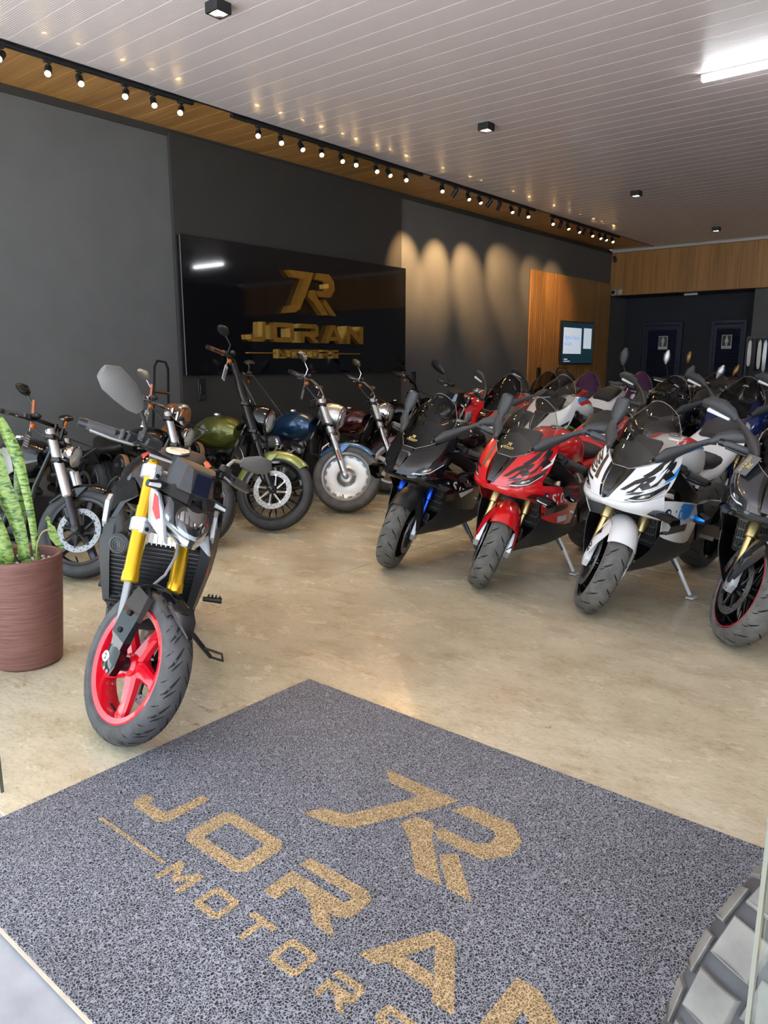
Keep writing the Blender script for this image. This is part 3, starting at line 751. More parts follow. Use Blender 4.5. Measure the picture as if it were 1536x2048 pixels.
def hand_controls(B, y, sy, x, z, xo, zo, lever=True, gm='grip', fork=True, bar=None, switch='black_plastic'):
    """grip, switch block and lever at one bar end; inner (x,y,z) to outer"""
    i = Vector((x, sy * y, z)); o = Vector((xo, sy * (y + .13), zo)); d = (o - i).normalized()
    g = B.p('grip', MB().tube([i, i + (o - i) * .06, i + (o - i) * .1, o - d * .012, o], [.025, .025, .0195, .0195, .0195], 12), gm, fork)
    B.p('bar_end', MB().tube([o, o + d * .03], [.020, .018], 12), 'dark_metal', fork, g)
    B.p('switch_block', MB().cbox(i - d * .035, (.04, .055, .045), .008), switch, fork)
    if lever:
        f = Vector((.045, 0, -.012))
        B.p('lever', MB().tube([i - d * .05 + f * .6, i - d * .02 + f * 1.25, i + (o - i) * .45 + f * 1.35, o + f * 1.0], [.009, .007, .006, .0075], 8), 'alu' if lever is True else lever, fork)
        B.p('reservoir', MB().cbox(i - d * .065 + Vector((.03, 0, .025)), (.04, .05, .035), .008), 'black_plastic', fork)
def sidestand(B, x, y, z, m='dark_metal', reach=.16, foot=.035):
    e = Vector((x - .03, y + reach, (y + reach) * math.tan(R_(B.lean)) + .022))
    o = B.p('sidestand', MB().tube([(x, y, z), (x - .015, y + reach * .5, (z + e.z) / 2), e], [.014, .013, .011], 8), m)
    B.p('stand_foot', MB().cbox(e + Vector((0, .012, -.012)), (.07, .05, .01), .003, Matrix.Rotation(R_(B.lean), 3, 'X')), m, par=o)
    B.p('spring', MB().tube([(x + .02, y, z - .02), (x + .01, y + reach * .4, z * .6 + e.z * .4)], .007, 6), 'dark_metal', par=o)

# ------------------------------------------------------------------ sport bike
UP = [[(.150, .012, .735), (.125, .030, .79), (.080, .045, .845), (.020, .050, .90)],
      [(.115, .100, .735), (.080, .120, .80), (.010, .135, .87), (-.070, .140, .945)],
      [(.030, .185, .755), (.000, .200, .82), (-.070, .205, .91), (-.160, .185, 1.01)],
      [(-.080, .240, .79), (-.130, .250, .86), (-.200, .235, .96), (-.270, .200, 1.08)]]
LIP = [[(.152, .0, .733), (.15, .0, .712), (.135, .0, .695)], [(.118, .10, .733), (.118, .104, .705), (.095, .095, .68)], [(.033, .187, .753), (.035, .195, .71), (.01, .185, .665)], [(-.078, .242, .788), (-.08, .256, .72), (-.10, .245, .64)]]
SIDE = [[(-.078, .244, .760), (-.085, .258, .70), (-.12, .25, .615), (-.17, .235, .525)], [(-.24, .262, .740), (-.24, .286, .675), (-.26, .282, .59), (-.28, .268, .49)],
        [(-.43, .255, .705), (-.43, .278, .645), (-.44, .274, .56), (-.44, .26, .45)], [(-.60, .222, .665), (-.62, .240, .61), (-.62, .236, .53), (-.60, .225, .42)]]
BELLY = [[(-.16, .235, .53), (-.13, .222, .45), (-.08, .185, .38), (-.03, .14, .315), (.0, .105, .275)], [(-.29, .262, .49), (-.28, .245, .41), (-.26, .205, .335), (-.24, .15, .28), (-.22, .09, .25)],
         [(-.45, .256, .45), (-.46, .243, .38), (-.47, .21, .315), (-.47, .15, .27), (-.47, .0, .245)], [(-.62, .222, .42), (-.68, .22, .37), (-.72, .19, .32), (-.74, .12, .285), (-.74, .0, .27)]]
RR_MARK = [[(.13, .34), (.24, .62), (.62, .86), (.60, .76), (.34, .58), (.22, .34)], [(.30, .72), (.50, .90), (.86, .97), (.88, .90), (.58, .82), (.38, .68)], [(.66, .74), (.72, .84), (.99, .95), (.99, .89), (.82, .82), (.78, .72)], [(.28, .20), (.40, .30), (.56, .32), (.50, .24)]]
def sport(label, loc, head, P, steer=20, lean=10.3, scale=1.02, detail=True):
    B = Bike(label, loc, head, lean, steer, scale, 24, .095, P.get('group'))
    C, C2, D = P['paint'], P.get('paint2', P['paint']), P.get('dark', 'black_plastic')
    R = .30
    wheel(B, 'front_wheel', (0, 0, R), R, .136, .216, P.get('spokes', 'y'), P.get('rim', 'black_gloss'), True, P.get('tyre', 'rubber_dusty'), .052, (-1, 1), 'sport', .158, P.get('stripe'))
    wheel(B, 'rear_wheel', (-1.44, 0, .315), .315, .19, .216, P.get('spokes', 'y'), P.get('rim', 'black_gloss'), False, 'rubber', .075, (-1,), 'sport', .11)
    for sy in (1, -1):
        L_ = lambda d, yy=.106, dx=0: B.leg(sy * yy, d) + Vector((dx, 0, 0))
        B.p('fork_slider', MB().tube([L_(.0), L_(.34)], .021, 14), P.get('slider', 'gold_tube'), True)
        B.p('fork_tube', MB().tube([L_(.26), L_(.265), L_(.60), L_(.605), L_(.72)], [.028, .033, .033, .029, .029], 16), P.get('tube', 'gold_tube'), True)
        B.p('fork_cap', MB().tube([L_(.72), L_(.735)], [.022, .016], 12), P.get('tube', 'gold_tube'), True)
        ft = B.p('axle_carrier', MB().side([(-.03, .255), (.03, .262), (.045, .31), (.02, .36), (.0, .43), (-.055, .43), (-.05, .36), (-.045, .30)], sy * .088, sy * .124, .008), P.get('foot', 'white_paint'), True)
        for zz, xx in ((.273, -.012), (.278, .018)): B.p('bolt', MB().disc(.006, (xx, sy * .124, zz), (0, sy, 0), 8, .004), 'steel', True, ft)
        B.p('brake_caliper', MB().cbox((-.085, sy * .088, .37), (.055, .05, .125), .014, Matrix.Rotation(R_(-20), 3, 'Y')), P.get('caliper', 'dark_metal'), True)
        B.p('lower_clamp', MB().cbox(L_(.61), (.07, .075, .045), .012), 'dark_metal', True)
        hand_controls(B, .235, sy, -.325, .915, -.395, .895, 'dark_metal', 'grip')
        B.p('clip_on', MB().tube([L_(.64), (-.325, sy * .235, .915)], .013, 8), 'dark_metal', True)
    B.p('triple_clamp', MB().cbox(B.leg(0, .69), (.075, .27, .03), .01), 'dark_metal', True)
    # front mudguard with its two fork shrouds
    fm = P.get('fender', C)
    fe = B.p('front_fender', fender(R, .168, -60, 40, .024, .085, 16), fm, True)
    for sy in (1, -1):
        G = [[(.085, .076, .545), (.075, .090, .49), (.058, .108, .43), (.042, .117, .37), (.025, .121, .312)], [(.02, .090, .575), (.02, .106, .51), (.012, .125, .44), (.008, .131, .375), (.0, .131, .305)], [(-.07, .090, .555), (-.055, .104, .51), (-.045, .121, .44), (-.034, .127, .38), (-.03, .127, .32)]]
        pt = Patch(G, sy)
        m_ = MB(); pt.shell(m_, 6, 10, .004); B.p('fork_shroud', m_, fm, True, fe)
        if P.get('fender_text') and sy == -1:
            m_ = MB(); pt.text(m_, P['fender_text'], (.22, .86), (.0, -.26), (.62, .0)); B.p('fender_number', m_, 'decal_black', True, fe)
        m_ = MB(); pt.decal(m_, [(.40, .30), (.75, .24), (.80, .40), (.60, .46)]); B.p('vent', m_, 'decal_black', True, fe)
    # nose
    for sy in (1, -1):
        pt = Patch(UP, sy)
        m_ = MB(); pt.shell(m_, 12, 12); up = B.p('upper_fairing', m_, C, ang=50)
        def dec(nm, polys, mt, off=.0016, par=up):
            m2 = MB()
            for q in polys: pt.decal(m2, q, off)
            return B.p(nm, m2, mt, par=par)
        dec('nose_panel', [[(0, .02), (.05, .05), (.10, .98), (0, 1)]], 'black_gloss', .0014)
        hl = dec('headlight_housing', [[(.34, .05), (.52, .0), (.74, .0), (.95, .20), (.93, .40), (.66, .27), (.46, .20)]], 'lens_dark', .0018)
        dec('daytime_light', [[(.36, .06), (.52, .02), (.72, .02), (.92, .20), (.91, .25), (.71, .06), (.53, .06), (.40, .09)]], 'lens', .0026, hl)
        dec('reflector', [[(.52, .11), (.62, .09), (.70, .15), (.68, .22), (.58, .20)]], 'chrome', .0026, hl)
        m2 = MB(); pt.decal(m2, [(.585 + .035 * math.cos(q), .155 + .045 * math.sin(q)) for q in [2 * PI * k / 10 for k in range(10)]], .0036); B.p('projector', m2, 'lens', par=hl)
        if P.get('marks'):
            dec('stripe', RR_MARK if (sy == 1 or P['marks'] == 'both') else [[(.20, .40), (.24, .96), (.34, .96), (.32, .40)], [(.34, .30), (.74, .30), (.74, .36), (.34, .36)]], P.get('mark_mat', 'decal_black'), .002)
            if sy == 1:
                m2 = MB(); pt.text(m2, 'RR', (.27, .27), (.52, .20), (.06, .44), .0026, .055); B.p('lettering', m2, P.get('mark_mat', 'decal_black'), par=up)
            if P.get('block') and sy == 1: dec('colour_block', [[(.80, .40), (.90, .52), (.99, .66), (.99, .46), (.93, .42)]], P['block'], .0022)
            if P.get('block2') and sy == -1: dec('colour_block', [[(.80, .62), (.82, .92), (.98, .90), (.98, .64)]], P['block2'], .0018)
        if P.get('nose_text') and sy == -1:
            m2 = MB(); pt.text(m2, P['nose_text'], (.80, .985), (.0, -.185), (-.62, 0.0), .0026, .04); B.p('lettering', m2, P.get('text_mat', 'decal_black'), par=up)
        pl = Patch(LIP, sy); m2 = MB(); pl.shell(m2, 8, 5); B.p('chin_panel', m2, C)
        ps = Patch(SIDE, sy); m2 = MB(); ps.shell(m2, 10, 8); sd = B.p('side_fairing', m2, C2)
        def sdec(nm, polys, mt, off=.0016):
            m3 = MB()
            for q in polys: ps.decal(m3, q, off)
            return B.p(nm, m3, mt, par=sd)
        for q, mt in P.get('side', ()): sdec('side_graphic', [q], mt)
        if P.get('side_text'):
            m3 = MB()
            if sy == 1: ps.text(m3, P['side_text'], (.18, .56), (.20, -.07), (.03, -.42), .0022)
            else: ps.text(m3, P['side_text'], (.92, .50), (-.19, .05), (.0, -.34), .0022)
            B.p('lettering', m3, P.get('side_text_mat', 'decal_white'), par=sd)
        if P.get('emblem', True):
            e = ps.at(.07, .36); nn = ps.nrm(.07, .36); ux = Vector((0, 0, 1)).cross(nn).normalized(); uy = nn.cross(ux)
            roundel(B, lambda x, y, d: e + ux * x + uy * y + nn * (.002 + d), .026, sd)
        pb = Patch(BELLY, sy); m2 = MB(); pb.shell(m2, 8, 10, .005); B.p('belly_pan', m2, D)
        # winglet
        wm = P.get('wing', 'black_gloss')
        B.p('winglet', MB().loft([[(x0 + .09 * k, sy * y, z0), (x0 + .03 * k, sy * y, z0 + .013), (x0 - .07 * k, sy * y, z0 + .004), (x0 - .07 * k, sy * y, z0 - .006), (x0 + .03 * k, sy * y, z0 - .002)] for x0, y, z0, k in ((-.02, .235, .70, 1.0), (-.035, .29, .692, .95), (-.06, .345, .672, .8), (-.065, .352, .655, .7), (-.07, .335, .60, .62), (-.075, .285, .585, .6))]), wm)
        # mirror: the left one swung out, the right one folded up
        if P.get('mirrors', True):
            b0 = Vector((-.115, sy * .165, 1.005))
            if sy == 1 or P.get('mirrors') == 'out':
                path = [b0 + Vector((.05, -sy * .02, -.035)), b0 + Vector((-.01, sy * .015, .0)), b0 + Vector((-.06, sy * .06, .035)), b0 + Vector((-.12, sy * .13, .085)), b0 + Vector((-.165, sy * .20, .125))]
                mr = B.p('mirror', MB().tube(path, [.012, .026, .019, .011, .012], 10, True, 1.6, (0, 0, 1)), 'grey_plastic')
                hd = [b0 + Vector(q) for q in ((-.14, sy * .17, .105), (-.165, sy * .21, .13), (-.185, sy * .27, .15), (-.20, sy * .34, .16), (-.21, sy * .385, .155))]
                B.p('mirror_housing', MB().tube(hd, [.010, .023, .029, .027, .012], 12, True, 1.6, (0, 0, 1)), 'grey_plastic', par=mr)
                B.p('indicator', MB().tube([hd[1] + Vector((.022, 0, -.030)), hd[3] + Vector((.024, 0, -.034))], [.008, .013], 8), 'lens', par=mr)
            else:
                path = [b0 + Vector((.05, -sy * .02, -.035)), b0 + Vector((-.01, sy * .01, .0)), b0 + Vector((-.025, sy * .035, .045)), b0 + Vector((-.045, sy * .04, .085)), b0 + Vector((-.055, sy * .035, .115))]
                mr = B.p('mirror', MB().tube(path, [.02, .042, .040, .026, .026], 10, True, .55, (1, 0, 0)), 'grey_plastic')
                hd = [b0 + Vector(q) for q in ((-.05, sy * .035, .10), (-.06, sy * .035, .13), (-.075, sy * .03, .185), (-.085, sy * .03, .225), (-.09, sy * .03, .236))]
                B.p('mirror_housing', MB().tube(hd, [.026, .044, .047, .042, .026], 12, True, .6, (1, 0, 0)), 'grey_plastic', par=mr)
    B.p('intake', MB().loft([[(.142, -.018, .75), (.142, .018, .75), (.142, .018, .755), (.142, -.018, .755)], [(.085, -.035, .85), (.085, .035, .85), (.08, .035, .86), (.08, -.035, .86)], [(.035, -.045, .902), (.035, .045, .902), (.02, .045, .905), (.02, -.045, .905)]]), 'black_gloss')
    SCR = [[(.025, -.05, .902), (.029, -.025, .905), (.031, 0, .906), (.029, .025, .905), (.025, .05, .902)], [(-.07, -.138, .95), (-.045, -.075, .975), (-.035, 0, .985), (-.045, .075, .975), (-.07, .138, .95)],
           [(-.16, -.18, 1.02), (-.12, -.1, 1.07), (-.105, 0, 1.09), (-.12, .1, 1.07), (-.16, .18, 1.02)], [(-.24, -.178, 1.10), (-.19, -.1, 1.165), (-.175, 0, 1.19), (-.19, .1, 1.165), (-.24, .178, 1.10)], [(-.31, -.10, 1.20), (-.275, -.055, 1.245), (-.262, 0, 1.262), (-.275, .055, 1.245), (-.31, .10, 1.20)]]
    pt = Patch(SCR); m_ = MB()
    us = [i / 14 for i in range(15)]; g_ = [[pt.at(u, v / 14) for v in range(15)] for u in us]
    m_.add([q for r_ in g_ for q in r_], [(i * 15 + j, i * 15 + j + 1, (i + 1) * 15 + j + 1, (i + 1) * 15 + j) for i in range(14) for j in range(14)])
    sc_ = B.p('windscreen', m_, P.get('screen', 'screen_clear'))
    edge = [pt.at(0, v / 8) for v in range(9)] + [pt.at(u / 10, 1) for u in range(1, 11)] + [pt.at(1, 1 - v / 8) for v in range(1, 9)] + [pt.at(1 - u / 10, 0) for u in range(1, 11)]
    B.p('screen_edge', MB().tube(edge, .0026, 6), P.get('screen_edge', 'edge_clear'), par=sc_)
    sm = MB(); pt.decal(sm, [(.0, .02), (.32, .1), (.40, .5), (.32, .9), (.0, .98)], -.006); B.p('screen_lower_cover', sm, 'grey_plastic', par=sc_)
    if P.get('sticker'):
        o_ = pt.at(.16, .5); nn = Vector((.75, 0, .66)).normalized(); ux = Vector((0, 1, 0)); uy = nn.cross(ux)
        B.p('sticker', mini_logo(lambda x, y, d: o_ + ux * (x - .5) * .085 + uy * (y - .5) * .05 + nn * (.012 + d)), 'decal_gold', par=sc_)
    bolts = MB()
    for u, v in ((.25, .06), (.25, .94), (.5, .05), (.5, .95), (.72, .05), (.72, .95)):
        bolts.ell(pt.at(u, v) + Vector((.004, 0, .002)), (.006, .006, .006), 8, 5)
    B.p('screen_bolt', bolts, 'steel', par=sc_)
    B.p('instrument_panel', MB().cbox((-.22, 0, 1.0), (.03, .17, .11), .01, Matrix.Rotation(R_(-35), 3, 'Y')), 'black_plastic')
    # radiator and oil cooler behind the front wheel
    rd = B.p('radiator', MB().cbox((-.235, 0, .545), (.035, .36, .27), .01, Matrix.Rotation(R_(14), 3, 'Y')), 'rad_mesh')
    B.p('oil_cooler', MB().cbox((-.20, 0, .33), (.03, .20, .15), .008, Matrix.Rotation(R_(-12), 3, 'Y')), 'rad_mesh')
    # engine, frame, tank, seat, tail
    B.p('engine', MB().loft([sec(-.30, .15, .28, .62), sec(-.45, .2, .24, .68), sec(-.70, .21, .24, .62), sec(-.85, .16, .28, .52)]), 'dark_metal')
    for sy in (1, -1):
        B.p('frame_spar', MB().loft([[(x, sy * (y - .02), z - h_), (x, sy * y, z - h_ * .6), (x, sy * y, z + h_ * .6), (x, sy * (y - .02), z + h_)] for x, y, z, h_ in ((-.26, .08, .88, .05), (-.42, .185, .80, .055), (-.62, .20, .68, .06), (-.80, .17, .52, .07), (-.84, .14, .36, .05))]), P.get('frame', 'dark_metal'))
        B.p('swingarm', MB().loft([[(x, sy * (y - .015), z - h_), (x, sy * (y + .015), z - h_), (x, sy * (y + .015), z + h_), (x, sy * (y - .015), z + h_)] for x, y, z, h_ in ((-.82, .11, .38, .05), (-1.05, .125, .38, .055), (-1.30, .128, .335, .04), (-1.47, .128, .315, .032))]), P.get('swing', 'dark_metal'))
        pg = B.p('footpeg', MB().tube([(-.87, sy * .19, .40), (-.87, sy * .275, .405)], [.012, .014], 8), P.get('peg', 'alu'))
        B.p('peg_hanger', MB().side([(-.80, .48), (-.84, .37), (-.93, .38), (-.90, .52)], sy * .165, sy * .185, .006), 'dark_metal', par=pg)
    tk = B.p('fuel_tank', MB().loft([sec(-.36, .08, .84, .955, 2.4), sec(-.44, .15, .81, 1.015, 2.4), sec(-.54, .182, .79, 1.045, 2.4), sec(-.66, .178, .77, 1.035, 2.4), sec(-.78, .135, .75, .975, 2.4), sec(-.88, .09, .73, .89, 2.3)]), P.get('tank', C))
    B.p('tank_cap', MB().lathe([(.0001, 0), (.04, 0), (.04, .008), (.0001, .012)], (-.56, 0, 1.043), (0, 0, 1), 18), 'alu', par=tk)
    if P.get('tank_mark'):
        for sy in (1, -1):
            for k, mt in enumerate(P['tank_mark']):
                pk = Patch([q[1:5] for q in (sec(-.44, .15, .81, 1.015, 2.4), sec(-.54, .182, .79, 1.045, 2.4), sec(-.66, .178, .77, 1.035, 2.4), sec(-.78, .135, .75, .975, 2.4))], sy); m2 = MB()
                pk.decal(m2, [(.05, .78 - .34 * k), (.75, .95 - .34 * k), (.85, .70 - .34 * k), (.10, .50 - .34 * k)], .002); B.p('tank_graphic', m2, mt, par=tk)
    B.p('seat', MB().loft([sec(-.84, .09, .80, .90, 2.4), sec(-.95, .13, .80, .885, 2.6), sec(-1.08, .145, .83, .91, 2.6), sec(-1.17, .11, .88, .95, 2.4)]), 'seat_leather')
    tl = B.p('tail_fairing', MB().loft([sec(-.86, .12, .70, .80, 2.5), sec(-1.0, .16, .74, .86, 2.5), sec(-1.13, .175, .82, .98, 2.5), sec(-1.30, .145, .92, 1.075, 2.5), sec(-1.48, .095, .98, 1.09, 2.4), sec(-1.62, .04, 1.02, 1.065, 2.2)]), P.get('tail', C))
    B.p('pillion_seat', MB().loft([sec(-1.13, .10, .97, 1.01, 2.4), sec(-1.24, .120, 1.02, 1.085, 2.5), sec(-1.38, .095, 1.06, 1.115, 2.4), sec(-1.47, .04, 1.07, 1.10, 2.2)]), 'seat_leather', par=tl)
    B.p('tail_light', MB().cbox((-1.615, 0, 1.04), (.03, .06, .02), .006), 'decal_red', par=tl)
    B.p('exhaust', MB().tube([(-.70, -.08, .26), (-.92, -.15, .27), (-1.02, -.19, .32), (-1.25, -.225, .46), (-1.28, -.228, .475)], [.03, .035, .055, .06, .03], 14), 'brushed')
    B.p('chain', MB().tube([(-.84, .10, .40), (-1.44, .10, .37), (-1.50, .10, .315), (-1.44, .10, .26), (-.84, .10, .34), (-.80, .10, .37), (-.84, .10, .40)], .006, 5), 'dark_metal')
    B.p('sprocket', MB().lathe([(.075, .096), (.075, .103), (.05, .103), (.05, .096)], (-1.44, 0, .315), (0, 1, 0), 24, True), P.get('sprocket', 'steel'))
    B.p('shock', MB().tube([(-.82, 0, .70), (-.90, 0, .40)], .03, 10), 'dark_metal')
    sidestand(B, -.62, .15, .30, P.get('stand', 'white_paint'), .16)
    if P.get('slider_knob'): B.p('crash_slider', MB().tube([(-.52, .24, .60), (-.52, .30, .60), (-.52, .33, .60)], [.026, .028, .018], 14), P['slider_knob'])
    B.ground()
    return B
def hexmesh(name, c0, c1, s_):
    m = mat(name, c0, .45, .4); nt, N, b, L = nodes(m); tc = N('ShaderNodeTexCoord')
    v = N('ShaderNodeTexVoronoi', feature='DISTANCE_TO_EDGE', Scale=s_); v.inputs['Randomness'].default_value = .15; L(tc.outputs['Object'], v.inputs['Vector'])
    r = ramp(N, [(.04, c1), (.12, c0)]); L(v.outputs['Distance'], r.inputs[0]); L(r.outputs[0], b.inputs['Base Color'])
hexmesh('rad_mesh', (.008, .008, .009), (.20, .20, .19), 75.)
mat('edge_clear', (.30, .28, .25), .15, .3, .6)  # pale rim colour stands in for the windscreen's edge highlight
noisy('block_rubber', (.15, .145, .13), .7, .3, 12., .2)
mat('slot_grey', (.16, .16, .165), .4, .8)
# ------------------------------------------------------------------ naked roadster
def roadster(label, loc, head, P, steer=38, lean=11.4, scale=1.04):
    B = Bike(label, loc, head, lean, steer, scale, 25, .10, P.get('group'))
    R = .30; Y = .105
    wheel(B, 'front_wheel', (0, 0, R), R, .115, .216, P.get('spokes', 'five'), P['rim'], True, P.get('tyre', 'rubber'), .045, P.get('discs', (1,)), 'touring', .15)
    wheel(B, 'rear_wheel', (-1.37, 0, .31), .31, .155, .216, P.get('spokes', 'five'), P['rim'], False, 'rubber', .06, (-1,), 'touring', .11)
    L_ = lambda y, d, x=0: B.leg(y, d) + Vector((x, 0, 0))
    for sy in (1, -1):
        B.p('fork_slider', MB().tube([L_(sy * Y, .02), L_(sy * Y, .34)], .019, 12), 'steel', True)
        B.p('fork_tube', MB().tube([L_(sy * Y, .305), L_(sy * Y, .31), L_(sy * Y, .345), L_(sy * Y, .35), L_(sy * Y, .61), L_(sy * Y, .615), L_(sy * Y, .79)], [.028, .0335, .0335, .0305, .0305, .0275, .0275], 18), P['tube'], True)
        B.p('fork_cap', MB().tube([L_(sy * Y, .79), L_(sy * Y, .805)], [.024, .02], 12), P['tube'], True)
        for d in (.535, .755):
            o = B.p('fork_clamp', MB().tube([L_(sy * Y, d - .027), L_(sy * Y, d - .024), L_(sy * Y, d + .024), L_(sy * Y, d + .027)], [.038, .042, .042, .038], 10).cbox(L_(sy * Y, d, .034) , (.03, .042, .044), .006, Matrix.Rotation(R_(-25), 3, 'Y')), P.get('clamp', 'alu_white'), True, None, 22)
            B.p('clamp_bolt', MB().disc(.009, L_(sy * Y, d, .049), (.9, 0, .4), 10, .004), 'dark_metal', True, o)
        ft = B.p('axle_foot', MB().side([(-.035, .27), (.04, .262), (.05, .30), (.045, .36), (.0, .40), (-.04, .35)], sy * .085, sy * .128, .01), 'black_gloss', True)
        for x, z in ((.005, .276), (.03, .276)): B.p('bolt', MB().disc(.0075, (x, sy * .128, z), (0, sy, 0), 8, .004), 'steel', True, ft)
        B.p('axle_nut', MB().lathe([(.0001, .012), (.010, .012), (.012, .006), (.021, .004), (.023, 0), (.0001, 0)], (-.022, sy * .126, .312), (0, sy, 0), 16), 'alu', True, ft)
    for d in (.535, .755): B.p('fork_yoke', MB().cbox(L_(0, d, -.03), (.07, .2, .035), .01), P.get('clamp', 'alu_white'), True)
    # mudguard: short top plus faceted blade down each fork leg
    fe = B.p('front_fender', fender(R, .135, -50, 26, .02, .05, 14), P.get('fender', 'black_gloss'), True)
    for sy in (1, -1):
        B.p('fork_guard', MB().loft([[(-.125, sy * .07, .56), (-.06, sy * .062, .605), (.015, sy * .066, .575), (.0, sy * .085, .578), (-.075, sy * .095, .590)],
            [(-.085, sy * .095, .50), (-.03, sy * .098, .52), (.05, sy * .100, .485), (.045, sy * .118, .49), (-.065, sy * .122, .52)],
            [(-.055, sy * .095, .40), (-.01, sy * .098, .40), (.052, sy * .100, .40), (.050, sy * .132, .40), (-.04, sy * .140, .41)],
            [(-.01, sy * .098, .345), (.005, sy * .1, .345), (.036, sy * .1, .35), (.034, sy * .122, .352), (.0, sy * .126, .352)]]), P.get('fender', 'black_gloss'), True, fe, 20)
        m_ = MB()
        for x, z in ((-.01, .50), (-.005, .43)): m_.disc(.011, (x, sy * (.1225 if z > .46 else .132), z), (0, sy, .1), 12, .006)
        B.p('guard_bolt', m_, 'tread_dark', True, fe)
    B.p('fender_tip', MB().loft([[(.10, -.06, .592), (.10, .06, .592), (.105, .05, .602), (.105, -.05, .602)], [(.165, -.045, .563), (.165, .045, .563), (.167, .04, .572), (.167, -.04, .572)], [(.225, -.01, .525), (.225, .01, .525), (.226, .008, .530), (.226, -.008, .530)]]), P.get('fender', 'black_gloss'), True, fe)
    # headlamp unit
    hd = B.p('headlamp', MB().loft([[(-.245, y * .75, z * .8 + .17) for y, z in ((-.1, .94), (0, .96), (.1, .94), (.09, .85), (0, .80), (-.09, .85))],
                                   [(-.12, -.105, .945), (-.115, 0, .955), (-.12, .105, .945), (-.075, .095, .86), (-.05, 0, .80), (-.075, -.095, .86)],
                                   [(-.095, -.098, .932), (-.085, 0, .940), (-.095, .098, .932), (-.055, .085, .862), (-.022, 0, .806), (-.055, -.085, .862)]]), 'black_plastic', True, ang=25)
    HP = Patch([[(-.13, -.103, .938), (-.105, -.055, .940), (-.090, 0, .925), (-.105, .055, .940), (-.13, .103, .938)], [(-.105, -.112, .885), (-.060, -.06, .885), (-.042, 0, .880), (-.060, .06, .885), (-.105, .112, .885)],
                [(-.085, -.088, .832), (-.040, -.05, .832), (-.016, 0, .830), (-.040, .05, .832), (-.085, .088, .832)], [(-.07, -.050, .798), (-.032, -.03, .797), (-.012, 0, .796), (-.032, .03, .797), (-.07, .050, .798)]])
    HP.out = 1 if HP.nrm(.5, .5).x > 0 else -1
    m_ = MB(); HP.shell(m_, 14, 16, .012); lf = B.p('lamp_face', m_, 'lens_dark', True, hd)
    def hdec(nm, polys, mt, off):
        for q in polys:
            m3 = MB(); HP.decal(m3, q, off, 11); B.p(nm, m3, mt, True, hd)
    hdec('led_cell', [[(.05, v), (.05, v + .065), (.40 - abs(v - .46) * .22, v + .06), (.40 - abs(v - .46) * .22, v + .005)] for v in [.07 + k * .0795 for k in range(11)]], 'chrome', .002)
    hdec('daytime_light', [[(.34, .03), (.46, .14), (.55, .34), (.57, .5), (.55, .66), (.46, .86), (.34, .97), (.42, .98), (.56, .87), (.66, .67), (.68, .5), (.66, .33), (.56, .13), (.42, .02)]], 'drl', .0035)
    hdec('low_beam', [[(.70, .22), (.74, .42), (.94, .40), (.90, .24)], [(.74, .58), (.70, .78), (.90, .76), (.94, .60)]], 'chrome', .002)
    m_ = MB(); us = [i / 12 for i in range(13)]
    m_.add([HP.at(u, v) + HP.nrm(u, v) * .007 for u in us for v in us], [(i * 13 + j, i * 13 + j + 1, (i + 1) * 13 + j + 1, (i + 1) * 13 + j) for i in range(12) for j in range(12)]); B.p('lamp_cover', m_, 'lens_cover', True, hd)
    # instrument cowl above the lamp
    cw = B.p('instrument_cowl', MB().loft([[(-.27, -.075, 1.02), (-.27, .075, 1.02), (-.27, .08, 1.09), (-.27, -.08, 1.09)], [(-.20, -.098, .985), (-.20, .098, .985), (-.215, .095, 1.092), (-.215, -.095, 1.092)],
                                          [(-.135, -.082, .985), (-.135, .082, .985), (-.165, .07, 1.083), (-.165, -.07, 1.083)], [(-.105, -.04, .985), (-.105, .04, .985), (-.15, .045, 1.075), (-.15, -.045, 1.075)]]), P.get('cowl', 'grey_plastic'), True, ang=20)
    B.p('cowl_window', MB().add([(-.1025, -.038, .99), (-.1025, .04, .99), (-.14, .046, 1.066), (-.14, -.03, 1.066)], [(0, 1, 2, 3)]).add([(-.105, .042, .99), (-.131, .080, .992), (-.160, .07, 1.068), (-.143, .048, 1.068)], [(0, 1, 2, 3)]), 'cowl_glass', True, cw)
    for sy in (1, -1):
        B.p('brow', MB().loft([[(-.27, sy * .085, .94), (-.27, sy * .108, .95), (-.26, sy * .095, 1.0), (-.26, sy * .075, 1.0)], [(-.13, sy * .09, .945), (-.125, sy * .112, .95), (-.16, sy * .085, 1.0), (-.16, sy * .06, 1.0)], [(-.09, sy * .03, .940), (-.088, sy * .05, .945), (-.115, sy * .035, .992), (-.115, sy * .015, .992)]]), P.get('brow', 'black_plastic'), True, ang=25)
        wp = B.p('lamp_side_panel', MB().side([(-.292, .940), (-.206, .934), (-.125, .885), (-.065, .83), (-.018, .788), (-.07, .795), (-.192, .818), (-.235, .875)], sy * .094, sy * .112, .006), P.get('panel', 'panel_grey'), True)
        B.p('panel_accent', MB().side([(-.225, .925), (-.19, .92), (-.115, .856), (-.135, .842), (-.19, .868)], sy * .112, sy * .1135), P.get('accent', 'decal_red'), True, wp)
        B.p('indicator', MB().tube([(-.20, sy * .08, .965), (-.19, sy * .13, .965), (-.175, sy * .19, .96)], [.009, .013, .009], 8, True, 1.6), 'black_plastic', True)
        B.p('indicator_lens', MB().tube([(-.178, sy * .135, .965), (-.165, sy * .185, .96)], [.010, .007], 8), P.get('ind', 'lens'), True)
        hand_controls(B, .265, sy, -.36, 1.075, -.40, 1.06, P.get('lever', 'alu_dark'), 'grip')
